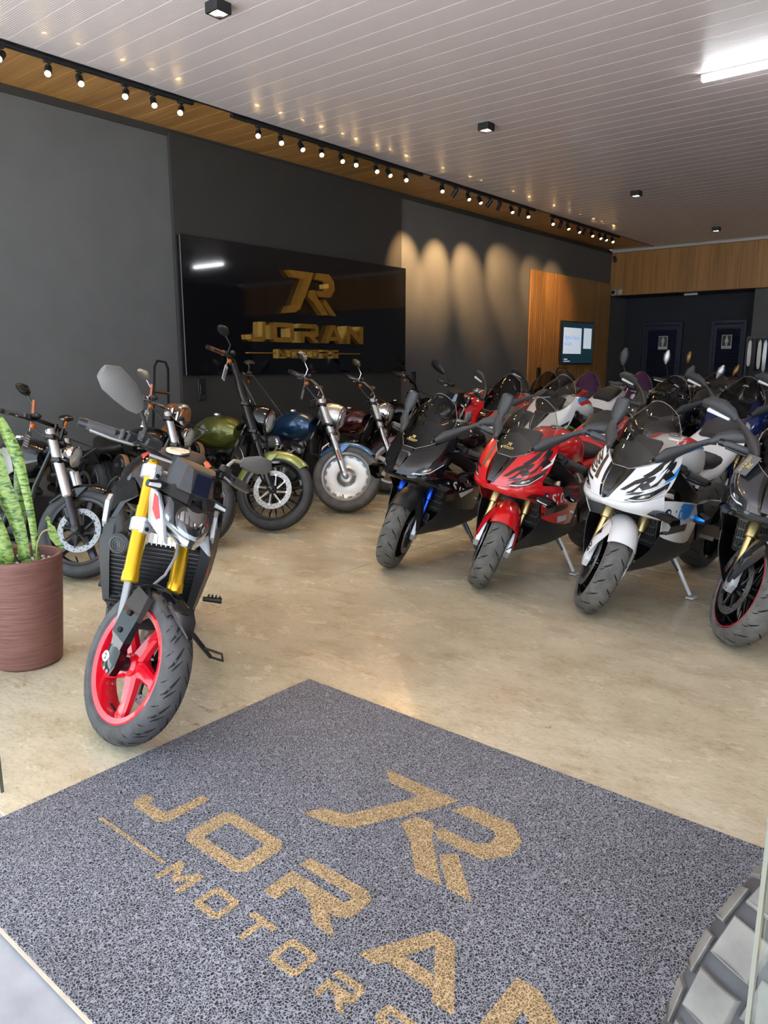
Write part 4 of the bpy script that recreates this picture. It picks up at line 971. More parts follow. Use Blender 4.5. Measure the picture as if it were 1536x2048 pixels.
        if P.get('tall'):
            mr = B.p('mirror', MB().tube([(-.32, sy * .24, 1.09), (-.31, sy * .27, 1.20), (-.32, sy * .33, 1.30)], .007, 8), 'black_plastic', True)
            B.p('mirror_housing', MB().tube([(-.31, sy * .325, 1.28), (-.32, sy * .335, 1.33), (-.325, sy * .345, 1.40), (-.33, sy * .35, 1.46)], [.012, .042, .046, .014], 12, True, .45), P.get('mirror', 'grey_plastic'), True, mr)
        elif sy == -1:
            mr = B.p('mirror', MB().tube([(-.31, -.215, 1.09), (-.30, -.222, 1.14), (-.30, -.245, 1.17), (-.30, -.285, 1.21)], [.016, .008, .007, .008], 8), 'black_plastic', True)
            B.p('mirror_housing', MB().tube([(-.30, -.275, 1.195), (-.30, -.305, 1.210), (-.30, -.36, 1.238), (-.30, -.43, 1.262), (-.30, -.475, 1.270)], [.012, .022, .030, .031, .016], 14, True, 1.75, (0, 0, 1)), P.get('mirror', 'grey_plastic'), True, mr)
        else:
            mr = B.p('mirror', MB().tube([(-.33, .215, 1.09), (-.335, .225, 1.13), (-.35, .25, 1.155), (-.36, .30, 1.16)], [.014, .008, .007, .009], 8), 'alu', True)
            B.p('mirror_housing', MB().tube([(-.36, .30, 1.16), (-.36, .33, 1.165), (-.37, .40, 1.18), (-.38, .455, 1.185), (-.385, .475, 1.185)], [.014, .022, .028, .024, .010], 14, True, 1.5, (0, 0, 1)), P.get('mirror', 'grey_plastic'), True, mr)
    B.p('handlebar', MB().tube([(-.36, -.30, 1.075), (-.355, -.2, 1.08), (-.32, -.1, 1.055), (-.315, 0, 1.05), (-.32, .1, 1.055), (-.355, .2, 1.08), (-.36, .3, 1.075)], .013, 10), 'dark_metal', True)
    B.p('brake_reservoir', MB().cbox((-.315, -.165, 1.095), (.06, .075, .042), .008), 'black_plastic', True)
    cb = MB(); cb.tube([(-.30, -.16, 1.05), (-.24, -.05, 1.06), (-.23, .03, 1.02), (-.26, .06, .92)], .006, 6); cb.tube([(-.30, .14, 1.05), (-.25, .02, 1.07), (-.25, -.05, 1.0)], .005, 6); cb.tube([(-.22, .07, .80), (-.16, .06, .72), (-.13, .03, .64), (-.15, .0, .56)], .006, 6)
    B.p('cable', cb, 'cable_grey', True)
    # radiator, cylinder, horn
    rd = B.p('radiator', MB().cbox((-.315, .0, .57), (.04, .38, .31), .01, Matrix.Rotation(R_(12), 3, 'Y')), 'radiator')
    for k in range(15): B.p('radiator_fin', MB().box((-.2915 + .0042 * (k - 7) * .95, 0, .57 + (k - 7) * .0185), (.006, .35, .004)), 'dark_metal', par=rd)
    cy = B.p('cylinder_head', MB().cbox((-.29, .02, .765), (.05, .14, .11), .01), 'alu')
    for k in range(7): B.p('cooling_fin', MB().cbox((-.262, -.037 + k * .019, .765), (.012, .006, .105), .002), 'alu', par=cy)
    hn = B.p('horn', MB().lathe([(.0001, 0), (.035, 0), (.046, -.008), (.046, -.03), (.0001, -.034)], (-.20, -.14, .71), (.9, -.35, 0), 20), 'black_plastic')
    for r_ in (.012, .021, .03): B.p('horn_ring', MB().lathe([(r_, .0005), (r_ + .004, .0005), (r_ + .004, .003), (r_, .003)], (-.20, -.14, .71), (.9, -.35, 0), 18, True), 'dark_metal', par=hn)
    # tank and its shrouds
    tk = B.p('fuel_tank', MB().loft([sec(-.34, .10, .80, .93, 2.4), sec(-.42, .18, .78, 1.0, 2.4), sec(-.52, .222, .77, 1.045, 2.4), sec(-.64, .215, .77, 1.055, 2.4), sec(-.76, .165, .75, 1.03, 2.3), sec(-.88, .12, .72, .95, 2.2), sec(-.96, .09, .70, .86, 2.2)]), P['tank'])
    if P.get('tank_top'): B.p('tank_cover', MB().loft([sec(-.40, .07, .985, 1.012, 2.2), sec(-.48, .11, .99, 1.055, 2.4), sec(-.60, .125, 1.0, 1.074, 2.4), sec(-.72, .115, 1.0, 1.064, 2.4), sec(-.80, .07, .98, 1.03, 2.2)]), P['tank_top'], par=tk)
    cp = B.p('tank_cap', MB().lathe([(.0001, .006), (.03, .006), (.034, .010), (.05, .008), (.052, 0), (.0001, -.003)], (-.55, 0, 1.07), (.12, 0, 1), 22), 'alu', par=tk)
    for sy in (1, -1):
        sh = B.p('tank_shroud', MB().loft([[(-.30, sy * .10, .90), (-.30, sy * .17, .86), (-.28, sy * .20, .78), (-.28, sy * .185, .78), (-.30, sy * .15, .86)], [(-.45, sy * .16, .97), (-.45, sy * .228, .90), (-.42, sy * .245, .78), (-.42, sy * .22, .78), (-.45, sy * .2, .9)], [(-.66, sy * .17, .98), (-.66, sy * .226, .90), (-.66, sy * .235, .80), (-.66, sy * .21, .8), (-.66, sy * .2, .9)]]), P.get('shroud', P['tank']))
        pk = Patch([[(x, y, z) for x, y, z in q[1:6]] for q in (sec(-.42, .18, .78, 1.0, 2.4), sec(-.52, .222, .77, 1.045, 2.4), sec(-.64, .215, .77, 1.055, 2.4), sec(-.76, .165, .75, 1.03, 2.3))], sy); m2 = MB()
        pk.decal(m2, [(.25, .46), (.80, .72), (.98, .66), (.45, .40)], .003); B.p('tank_accent', m2, P.get('accent', 'decal_red'), par=tk)
        sc_ = B.p('radiator_scoop', MB().loft([[(-.27, sy * .172, .80), (-.28, sy * .212, .79), (-.40, sy * .24, .80), (-.40, sy * .205, .80)], [(-.25, sy * .178, .70), (-.265, sy * .222, .69), (-.41, sy * .24, .69), (-.41, sy * .205, .69)], [(-.255, sy * .172, .62), (-.27, sy * .212, .61), (-.41, sy * .23, .60), (-.41, sy * .195, .6)], [(-.27, sy * .155, .46), (-.28, sy * .182, .45), (-.40, sy * .195, .44), (-.40, sy * .165, .44)]]), P.get('scoop', 'black_plastic'), ang=25)
        B.p('scoop_accent', MB().add([(-.262, sy * .2235, .745), (-.270, sy * .2265, .69), (-.266, sy * .2195, .655), (-.285, sy * .2285, .70)], [(0, 1, 2, 3)]).add([(-.272, sy * .2185, .64), (-.284, sy * .2225, .66), (-.297, sy * .2215, .61), (-.278, sy * .2145, .605)], [(0, 1, 2, 3)]), P.get('accent', 'decal_red'), par=sc_)
        eb = B.p('emblem_plate', MB().side([(-.34, .88), (-.28, .865), (-.265, .78), (-.29, .75), (-.34, .78)], sy * .205, sy * .224, .004), P.get('plate', 'panel_grey'))
        if P.get('emblem'): roundel(B, lambda x, y, d: Vector((-.300 + x, sy * (.224 + d), .82 + y)), .026, eb)
        B.p('side_panel', MB().side([(-.66, .78), (-1.0, .80), (-1.06, .72), (-.92, .62), (-.70, .60)], sy * .15, sy * .18, .01), 'black_plastic')
        pg = B.p('footpeg', MB().tube([(-.78, sy * .20, .345), (-.79, sy * .29, .345)], [.012, .016], 8), 'black_plastic')
        for k in range(4): B.p('peg_tooth', MB().cbox((-.79, sy * (.225 + k * .018), .363), (.028, .009, .008), .002), 'dark_metal', par=pg)
        B.p('frame_tube', MB().tube([(-.30, sy * .05, .86), (-.50, sy * .16, .72), (-.80, sy * .15, .60), (-.90, sy * .13, .40)], .018, 8), P.get('frame', 'dark_metal'))
        B.p('swingarm', MB().loft([[(x, sy * (y - .015), z - h_), (x, sy * (y + .015), z - h_), (x, sy * (y + .015), z + h_), (x, sy * (y - .015), z + h_)] for x, y, z, h_ in ((-.86, .10, .38, .045), (-1.1, .11, .36, .04), (-1.40, .112, .31, .03))]), 'dark_metal')
    B.p('engine', MB().loft([sec(-.28, .10, .34, .52), sec(-.40, .165, .27, .62), sec(-.62, .19, .25, .60), sec(-.80, .15, .27, .50)]), 'dark_metal')
    B.p('engine_cover', MB().lathe([(.0001, .03), (.06, .03), (.085, .015), (.09, 0), (.0001, 0)], (-.58, -.185, .40), (0, -1, 0), 20), 'grey_plastic')
    B.p('seat', MB().loft([sec(-.92, .09, .76, .86, 2.4), sec(-1.05, .135, .75, .83, 2.6), sec(-1.2, .14, .79, .87, 2.6), sec(-1.42, .10, .86, .93, 2.4), sec(-1.5, .05, .88, .93, 2.2)]), P.get('seat', 'seat_leather'))
    tl = B.p('tail_fairing', MB().loft([sec(-1.0, .12, .70, .76, 2.5), sec(-1.2, .13, .74, .82, 2.5), sec(-1.45, .09, .83, .90, 2.4), sec(-1.6, .04, .88, .915, 2.2)]), P.get('tail', P['tank']))
    B.p('tail_light', MB().cbox((-1.6, 0, .89), (.03, .08, .025), .006), 'decal_red', par=tl)
    B.p('exhaust', MB().tube([(-.30, 0, .36), (-.34, -.02, .25), (-.75, -.06, .22), (-.95, -.15, .28), (-1.28, -.20, .44), (-1.30, -.2, .45)], [.02, .022, .025, .045, .055, .03], 12), 'brushed')
    B.p('radiator_guard', MB().cbox((-.28, .0, .40), (.03, .32, .05), .008), 'black_plastic')
    B.p('license_holder', MB().tube([(-1.45, 0, .83), (-1.62, 0, .62)], [.02, .015], 6), 'black_plastic')
    sd = B.p('sidestand', MB().tube([(-.66, .13, .26), (-.70, .22, .15), (-.715, .285, .078)], [.013, .012, .010], 8), 'dark_metal')
    B.p('stand_loop', MB().tube([(-.715, .285, .078), (-.66, .345, .09), (-.62, .335, .14), (-.64, .25, .15)], .006, 6), 'dark_metal', par=sd)
    B.ground()
    return B
mat('alu_white', (.62, .64, .68), .35, .6); mat('alu_dark', (.28, .28, .29), .3, .9); mat('panel_grey', (.42, .45, .49), .3, .2, .6)
mat('cowl_glass', (.008, .012, .03), .05, 0, 1.0); mat('drl', (.70, .72, .75), .25); mat('cable_grey', (.30, .30, .31), .4)

# ------------------------------------------------------------------ cruiser
def cruiser(label, loc, head, P, steer=32, lean=8, scale=1.0):
    B = Bike(label, loc, head, lean, steer, scale, 30, .14, 'cruisers along the grey wall')
    R = P.get('R', .33); w = P.get('w', .14); rr = P.get('rr', .225); Y = P.get('Y', .125); WB = -1.63
    wheel(B, 'front_wheel', (0, 0, R), R, w, rr, P['spokes'], P['rim'], True, P.get('tyre', 'rubber'), .04, P.get('discs', (-1,)), 'cruiser', P.get('dr', .15), None, P.get('disc_mat', 'steel'))
    wheel(B, 'rear_wheel', (WB, 0, .33), .33, .20, .225, 'mag' if P['spokes'] == 'wire' else P['spokes'], P['rim'], False, 'rubber', .05, (-1,), 'cruiser', .14)
    L_ = lambda y, d: B.leg(y, d, R)
    top = P.get('top', .80); fr = P.get('fr', .030)
    for sy in (1, -1):
        B.p('fork_slider', MB().tube([L_(sy * Y, -.03), L_(sy * Y, .0), L_(sy * Y, .30), L_(sy * Y, .40)], [.022, .030, fr, fr], 14), P['lower'], True)
        B.p('fork_tube', MB().tube([L_(sy * Y, .38), L_(sy * Y, top)], fr * .9 if not P.get('cover') else fr * .8, 14), P['upper'], True)
        cf = P.get('cfrom', .43)
        if P.get('cover'): B.p('fork_cover', MB().tube([L_(sy * Y, cf), L_(sy * Y, cf + .01), L_(sy * Y, top)], [fr, fr * 1.3, fr * 1.3], 14), P['cover'], True)
        B.p('axle_boss', MB().lathe([(.0001, .02), (.012, .02), (.026, .012), (.028, 0), (.0001, 0)], (0, sy * (Y + .022), R), (0, sy, 0), 14), P['lower'], True)
        for d in (.52, top - .06): B.p('fork_clamp', MB().cbox(L_(sy * Y, d), (.085, .085, .05), .014), P.get('clamp', 'black_gloss'), True)
        if P.get('reflector'): B.p('reflector', MB().cbox(L_(sy * (Y + fr), .20) + Vector((.006, 0, 0)), (.02, .008, .11), .003, Matrix.Rotation(R_(-30), 3, 'Y')), 'amber', True)
        if sy in P.get('discs', (-1,)): B.p('brake_caliper', MB().cbox((-.10, sy * (w * .5 + .015), R + .11), (.075, .05, .11), .018, Matrix.Rotation(R_(-35), 3, 'Y')), P.get('caliper', 'dark_metal'), True)
    B.p('fork_yoke', MB().cbox(L_(0, top - .06), (.08, 2 * Y, .04), .01), P.get('clamp', 'black_gloss'), True)
    B.p('lower_yoke', MB().cbox(L_(0, .52), (.08, 2 * Y, .05), .01), P.get('clamp', 'black_gloss'), True)
    a0, a1 = P.get('fend', (-75, 30))
    fe = B.p('front_fender', fender(R, w + .035, a0, a1, .022, P.get('fdrop', .07), 18, (0, 0, R), .2), P['fender'], True)
    for sy in (1, -1): B.p('fender_bracket', MB().side([(-.10, R + .29), (-.02, R + .31), (-.09, R + .20), (-.13, R + .20)], sy * (w / 2 + .016), sy * (w / 2 + .024), .003), P['fender'], True, fe)
    # headlamp
    hx, hz = P.get('hpos', (-.20, R + .62)); hr = P.get('hr', .09)
    if P.get('nacelle'):
        nc = B.p('headlamp_nacelle', MB().lathe([(.0001, -.24), (.07, -.22), (.115, -.15), (.125, -.06), (.115, 0), (hr, .01), (.0001, .008)], (hx, 0, hz), (1, 0, -.12), 26), P['nacelle'], True)
    else:
        nc = B.p('headlamp', MB().lathe([(.0001, -.13), (.04, -.12), (hr * .9, -.06), (hr * 1.05, 0), (hr, .012), (.0001, .010)], (hx, 0, hz), (1, 0, -.1), 24), P.get('lamp', 'black_gloss'), True)
        B.p('lamp_bracket', MB().tube([(hx - .1, 0, hz + .02), (hx - .16, 0, hz + .05)], .02, 8), 'dark_metal', True)
    B.p('headlamp_ring', MB().lathe([(hr * .92, .008), (hr * 1.04, .006), (hr * 1.06, .018), (hr * .92, .022)], (hx, 0, hz), (1, 0, -.1), 24, True), 'chrome' if P.get('chrome_ring', True) else 'black_gloss', True, nc)
    B.p('headlamp_lens', MB().lathe([(.0001, .034), (hr * .5, .030), (hr * .92, .014), (.0001, .012)], (hx, 0, hz), (1, 0, -.1), 24), 'lamp_lens', True, nc)
    # bars
    b = P.get('bars', 'mid'); cm = P.get('bar', 'chrome'); zt = R + .866 * top; xt = -.5 * top
    if b == 'ape':
        for sy in (1, -1): B.p('handlebar', MB().tube([(xt + .03, sy * .10, zt - .08), (xt - .02, sy * .11, zt + .02), (xt - .16, sy * .125, zt + .28), (xt - .175, sy * .14, zt + .31), (xt - .19, sy * .20, zt + .325), (xt - .21, sy * .27, zt + .32)], [.031, .031, .029, .024, .016, .015], 12), cm, True)
        gx, gz, gy = xt - .21, zt + .32, .25
    elif b == 'drag':
        B.p('handlebar', MB().tube([(xt - .16, -.30, zt + .04), (xt - .06, -.14, zt + .05), (xt - .02, 0, zt + .06), (xt - .06, .14, zt + .05), (xt - .16, .30, zt + .04)], .014, 10), cm, True); gx, gz, gy = xt - .13, zt + .04, .28 - P.get('narrow', 0)
    else:
        B.p('handlebar', MB().tube([(xt - .22, -.33, zt + .12), (xt - .12, -.24, zt + .16), (xt - .03, -.14, zt + .12), (xt, 0, zt + .06), (xt - .03, .14, zt + .12), (xt - .12, .24, zt + .16), (xt - .22, .33, zt + .12)], .015, 10), cm, True); gx, gz, gy = xt - .18, zt + .14, .29
    for sy in (1, -1):
        hand_controls(B, gy + .04, sy, gx, gz, gx - .07, gz - .02, P.get('lever', 'chrome'), P.get('grip', 'grip'), True, None, P.get('switch', 'chrome'))
        if b != 'ape': B.p('riser', MB().tube([(xt, sy * .05, zt - .05), (xt - .005, sy * .05, zt + .07)], .016, 8), cm, True)
        mr = B.p('mirror', MB().tube([(gx + .02, sy * (gy), gz + .02), (gx + .03, sy * (gy + .01), gz + .09), (gx - .01, sy * (gy + .06), gz + .15)], .006, 8), P.get('mirror', 'chrome'), True)
        B.p('mirror_housing', MB().tube([(gx - .015, sy * (gy + .045), gz + .15), (gx - .02, sy * (gy + .075), gz + .165), (gx - .025, sy * (gy + .12), gz + .185), (gx - .03, sy * (gy + .155), gz + .19)], [.016, .046, .052, .026], 12, True, .5), P.get('mirror', 'chrome'), True, mr)
        if P.get('mirror_amber'): B.p('mirror_indicator', MB().tube([(gx + .034, sy * (gy + .004), gz + .04), (gx + .03, sy * (gy + .03), gz + .13)], .011, 6), 'amber', True, mr)
        B.p('indicator', MB().ell((gx + .05, sy * (gy - .01), gz - .045), (.021, .024, .022)), 'amber', True)
    if P.get('tag'):
        sy = -1; tg = B.p('price_tag', MB().cbox((gx + .03, -gy + .02, gz - .15), (.004, .065, .13), .002), P['tag'], True)
        B.p('tag_string', MB().tube([(gx + .03, -gy + .02, gz - .085), (gx + .02, -gy + .02, gz - .01)], .002, 5), 'paper', True, tg)
        m_ = MB()
        for k in range(5): m_.box((gx + .0325, -gy + .02, gz - .12 - k * .018), (.001, .05, .010))
        B.p('tag_line', m_, 'tag_print' if P['tag'] == 'paper' else 'paper', True, tg)
    cb = MB(); cb.tube([(gx, .15, gz - .02), (gx + .14, .12, gz - .02), (-.12, .08, hz + .10), (-.22, .06, hz - .02)], .006, 6); cb.tube([(gx, -.15, gz - .02), (gx + .1, -.08, gz - .1), (-.28, -.06, hz + .06)], .006, 6); cb.tube([(-.24, -.09, hz - .12), (-.20, -.13, R + .40), (-.14, -.13, R + .28), (-.09, -.10, R + .16)], .006, 6)
    B.p('cable', cb, P.get('cable', 'dark_metal'), True)
    # tank, seat, rear guard
    dz = P.get('dz', 0); tk = B.p('fuel_tank', MB().loft([sec(-.50, .06, .74 + dz, .86 + dz, 2.3), sec(-.58, .145, .66 + dz, .92 + dz, 2.4), sec(-.70, .178, .63 + dz, .945 + dz, 2.4), sec(-.84, .17, .63 + dz, .93 + dz, 2.4), sec(-.98, .125, .645 + dz, .875 + dz, 2.3), sec(-1.10, .06, .68 + dz, .80 + dz, 2.2)]), P['tank'])
    for sy in ((1, -1) if P.get('twocap') else (-1,)): B.p('tank_cap', MB().lathe([(.0001, .02), (.03, .018), (.036, .008), (.036, 0), (.0001, -.01)], (-.74, sy * .06, .937 + dz), (0, 0, 1), 16), 'chrome', par=tk)
    if P.get('shield'):
        for sy in (1, -1):
            F = lambda x, z, d: (-.78 + sy * x, sy * (.172 + d), .80 + dz + z)
            e = B.p('tank_emblem', MB().prism([(-.036, .0), (-.03, .03), (-.012, .036), (0, .05), (.012, .036), (.03, .03), (.036, 0), (.022, -.028), (0, -.05), (-.022, -.028)], F, 0, .004), 'emblem_silver', par=tk)
            B.p('emblem_bar', MB().prism([(-.05, -.012), (-.05, .012), (.05, .012), (.05, -.012)], F, .004, .007), 'emblem_silver', par=e)
    if P.get('roundtank'):
        for sy in (1, -1): B.p('tank_emblem', MB().lathe([(.0001, .008), (.02, .008), (.034, .004), (.036, 0), (.0001, 0)], (-.72, sy * .174, .80 + dz), (0, sy, 0), 18), 'emblem_silver', par=tk)
    if P.get('frame_mesh'):
        for sy in (1, -1): B.p('intake_screen', MB().side([(-.60, .70), (-.66, .86), (-.76, .86), (-.80, .74), (-.68, .66)], sy * .17, sy * .183, .006), 'mesh_silver', par=tk)
    sm = P.get('seat', 'seat_leather')
    B.p('seat', MB().loft([sec(-1.03, .06, .73, .80, 2.3), sec(-1.12, .11, .69, .765, 2.4), sec(-1.25, .165, .66, .735, 2.6), sec(-1.38, .17, .665, .755, 2.6), sec(-1.47, .13, .70, .82, 2.4), sec(-1.52, .06, .74, .83, 2.2)]), sm)
    if P.get('pad'):
        B.p('pillion_seat', MB().loft([sec(-1.50, .08, .76, .82, 2.4), sec(-1.62, .11, .74, .82, 2.5), sec(-1.80, .09, .70, .78, 2.4)]), sm)
    if P.get('backrest'):
        bk = B.p('backrest', MB().loft([[(-1.40 + dx, y, z - .06) for y, z in [(.135 * math.copysign(abs(math.cos(a)) ** .7, math.cos(a)) * k, .98 + .105 * math.copysign(abs(math.sin(a)) ** .7, math.sin(a)) * k) for a in [2 * PI * j / 20 for j in range(20)]]] for dx, k in ((-.05, .9), (-.03, 1), (.02, 1), (.035, .9), (.04, .6))]), sm)
        q = MB()
        for i in range(-3, 4):
            for sg in (1, -1): q.tube([(-1.357, max(-.08, min(.08, i * .035 - sg * .055)), .865), (-1.357, max(-.08, min(.08, i * .035 + sg * .055)), .97)], .0025, 4)
        B.p('stitching', q, 'stitch', par=bk)
        for sy in (1, -1): B.p('backrest_post', MB().tube([(-1.42, sy * .05, .70), (-1.43, sy * .05, .84)], .01, 6), 'dark_metal', par=bk)
    if P.get('sissy'):
        sx, sh = P['sissy']
        B.p('sissy_bar', MB().tube([(sx, -.085, .62), (sx - .02, -.085, .95), (sx - .06, -.075, sh - .06), (sx - .065, -.045, sh), (sx - .065, .045, sh), (sx - .06, .075, sh - .06), (sx - .02, .085, .95), (sx, .085, .62)], .012, 8), 'black_gloss')
        B.p('sissy_crossbar', MB().tube([(sx - .03, -.083, 1.12), (sx - .03, .083, 1.12)], .013, 8), 'bronze')
    B.p('rear_fender', fender(.33, .235, -82, 42, .03, .12, 18, (WB, 0, .33), .15), P.get('rear', P['tank']))
    B.p('tail_light', MB().ell((WB - .37, 0, .52), (.03, .06, .03)), 'decal_red')
    # engine
    em = P.get('engine', 'dark_metal')
    en = B.p('crankcase', MB().loft([sec(-.56, .10, .20, .36), sec(-.66, .17, .16, .42), sec(-.90, .18, .15, .43), sec(-1.12, .15, .18, .44), sec(-1.2, .09, .22, .40)]), em)
    for cx, ang in ((-.74, 22), (-.95, -22)):
        M = Matrix.Rotation(R_(-ang), 3, 'Y'); 
        o = B.p('cylinder', MB().lathe([(.0001, 0), (.055, 0), (.055, .17), (.0001, .17)], (cx, 0, .38), M.transposed() @ Vector((0, 0, 1)) if False else (math.sin(R_(ang)), 0, math.cos(R_(ang))), 16), em)
        ax = Vector((math.sin(R_(ang)), 0, math.cos(R_(ang))))
        for k in range(8): B.p('cooling_fin', MB().lathe([(.05, 0), (.082, .001), (.082, .006), (.05, .007)], Vector((cx, 0, .38)) + ax * (.02 + k * .018), ax, 20, True), P.get('fin', em), par=o)
        B.p('rocker_cover', MB().cbox(Vector((cx, 0, .38)) + ax * .195, (.15, .13, .06), .018, Matrix.Rotation(R_(ang), 3, 'Y')), P.get('cover2', 'chrome'))
        for sx in (-.03, .03): B.p('pushrod_tube', MB().tube([(-.845 + sx * .6, -.15, .36), Vector((cx + sx, -.10, .38)) + ax * .18], .011, 8), P.get('cover2', 'chrome'))
    ac = B.p('air_cleaner', MB().lathe([(.0001, .10), (.075, .10), (.09, .085), (.092, .03), (.075, .0), (.0001, 0)], (-.84, -.13, .59), (0, -1, 0), 24), P.get('cleaner', 'black_gloss'))
    B.p('filter_element', MB().lathe([(.094, .03), (.097, .04), (.097, .07), (.094, .08), (.088, .055)], (-.84, -.13, .59), (0, -1, 0), 36, True), P.get('filter', 'filter_tan'), par=ac)
    v, fc = text2d(P.get('cc', '107')); B.p('cleaner_lettering', MB().add([(-.885 + a * .05, -.2315, .575 + b_ * .045) for a, b_ in v], fc), 'emblem_silver', par=ac)
    B.p('primary_cover', MB().loft([[(-.62, .17, .26), (-.62, .17, .36), (-.62, .15, .38), (-.62, .15, .24)], [(-.70, .225, .20), (-.70, .225, .42), (-.70, .16, .44), (-.70, .16, .18)], [(-1.1, .225, .22), (-1.1, .225, .40), (-1.1, .16, .42), (-1.1, .16, .2)], [(-1.2, .17, .27), (-1.2, .17, .35), (-1.2, .15, .36), (-1.2, .15, .26)]]), em)
    B.p('cam_cover', MB().lathe([(.0001, .03), (.06, .03), (.085, .012), (.088, 0), (.0001, 0)], (-.86, -.18, .30), (0, -1, 0), 20), P.get('cover2', 'chrome'))
    pm = P.get('pipe', 'chrome')
    B.p('exhaust', MB().tube([(-.72, -.08, .52), (-.66, -.15, .46), (-.68, -.19, .30), (-.82, -.21, .22), (-1.25, -.22, .22), (-1.3, -.22, .225), (-2.0, -.24, .27)], [.022, .024, .024, .026, .03, .045, .045], 12), pm)
    B.p('exhaust', MB().tube([(-.96, -.09, .52), (-1.02, -.16, .44), (-1.05, -.2, .34), (-1.25, -.23, .32), (-1.35, -.23, .325), (-2.0, -.25, .36)], [.022, .024, .026, .03, .045, .045], 12), pm)
    for sy in (1, -1):
        B.p('frame_tube', MB().tube([(-.36, sy * .03, .88), (-.46, sy * .09, .60), (-.52, sy * .12, .30), (-.60, sy * .13, .18), (-1.2, sy * .13, .17)], .019, 8), P.get('frame', 'black_gloss'))
        B.p('swingarm', MB().tube([(-1.18, sy * .13, .32), (-1.45, sy * .14, .33), (WB, sy * .14, .33)], .024, 8), 'dark_metal')
        B.p('fender_strut', MB().side([(-1.30, .56), (-1.42, .66), (-1.72, .66), (-1.86, .58), (-1.7, .6), (-1.45, .58)], sy * .118, sy * .135, .006), P.get('frame', 'black_gloss'))
        pg = B.p('footboard', MB().cbox((-.60, sy * .27, .26), (.14, .06, .02), .006), 'dark_metal')
        B.p('peg_arm', MB().tube([(-.60, sy * .13, .22), (-.60, sy * .25, .25)], .012, 6), 'dark_metal', par=pg)
    B.p('backbone', MB().tube([(-.34, 0, .92), (-.60, 0, .80), (-1.1, 0, .66)], .03, 8), P.get('frame', 'black_gloss'))
    B.p('front_cover', MB().cbox((-.50, 0, .40), (.05, .2, .26), .015, Matrix.Rotation(R_(-12), 3, 'Y')), 'radiator')
    sidestand(B, -.95, .17, .17, 'dark_metal', .14)
    B.ground()
    return B
mat('lamp_lens', (.55, .57, .58), .08, .3, 1.0); mat('tag_print', (.12, .12, .13), .6); mat('emblem_silver', (.5, .5, .5), .3, .8); mat('bronze', (.20, .11, .05), .3, .9)
mat('stitch', (.30, .14, .06), .7); mat('filter_tan', (.34, .19, .10), .7); hexmesh('mesh_silver', (.25, .24, .23), (.62, .60, .57), 160.)
noisy('tan_leather', (.27, .115, .038), .6, .22, 26., .3); noisy('brown_grip', (.16, .055, .025), .6, .2, 40., .3)
mat('olive', (.115, .125, .020), .30, .55, .7); mat('olive_light', (.27, .30, .085), .34, .3, .5); mat('deep_blue', (.012, .055, .14), .28, .6, .8); mat('sky_blue_paint', (.05, .17, .38), .3, .4, .7)
mat('maroon', (.07, .006, .010), .2, .3, 1.0); mat('graphite', (.06, .066, .075), .2, .7, 1.0); mat('deep_navy', (.01, .02, .12), .2, .3, 1.0); mat('royal', (.012, .035, .42), .2, .2, 1.0); mat('sea_blue', (.01, .10, .42), .2, .2, 1.0)
mat('lime', (.12, .55, .02), .25, 0, .8); mat('purple_screen', (.06, .01, .06), .1, 0, 1.0); mat('gloss_white_rim', (.72, .72, .72), .3); mat('blue_rim', (.01, .02, .45), .3, .2, .5); mat('satin_disc', (.50, .495, .475), .36, .92)
mat('cyan_anod', (.02, .18, .55), .25, .9); mat('silver_fork', (.55, .56, .57), .25, 1.0)
mat('mirror_grey', (.13, .13, .125), .45, .1)
mat('alu_disc', (.45, .45, .44), .5, .7)
mat('tank_brown', (.035, .028, .024), .75)
# ================================================================== the motorcycles, row by row
roadster('black naked roadster with yellow fork tubes and red wheels beside the potted plant', (-2.616, 1.485), -42.2,
         dict(rim='red_rim', tube='yellow_tube', tank='black_gloss', tank_top='tank_brown', discs=(1,), emblem=True, mirror='mirror_grey', tyre='rubber_mid'), 39, 11.45, 1.04)
CR = dict
cruiser('black cruiser with silver fork and drilled front disc behind the potted plant', (-4.88, 2.56), 4,
        CR(spokes='mag', rim='dark_metal', w=.13, R=.325, rr=.235, lower='dark_metal', upper='chrome', cover='silver_fork', cfrom=.24, fr=.028, fender='black_gloss', tank='black_gloss', bars='drag', narrow=.07, bar='black_gloss', mirror='black_gloss',
           mirror_amber=1, switch='black_plastic', lever='black_gloss', lamp='chrome', hpos=(-.22, .85), hr=.075, shield=1, frame_mesh=1, tag='tag_print', cover2='dark_metal', pipe='black_gloss', engine='dark_metal', fin='alu', dr=.155, top=.76, Y=.115, fend=(-60, 20)), 34)
cruiser('black cruiser with polished fork and amber-stalked mirror directly behind the roadster', (-5.0, 3.60), -2,
        CR(spokes='mag', rim='graphite', w=.14, lower='silver_fork', upper='silver_fork', cover='silver_fork', cfrom=.30, fr=.028, fender='black_gloss', tank='black_gloss', bars='drag', bar='chrome', mirror='brushed', mirror_amber=1, lamp='black_gloss',
           hpos=(-.24, .90), hr=.08, cover2='alu', engine='alu', fin='alu', pipe='black_gloss', top=.82, tag='paper'), 34)
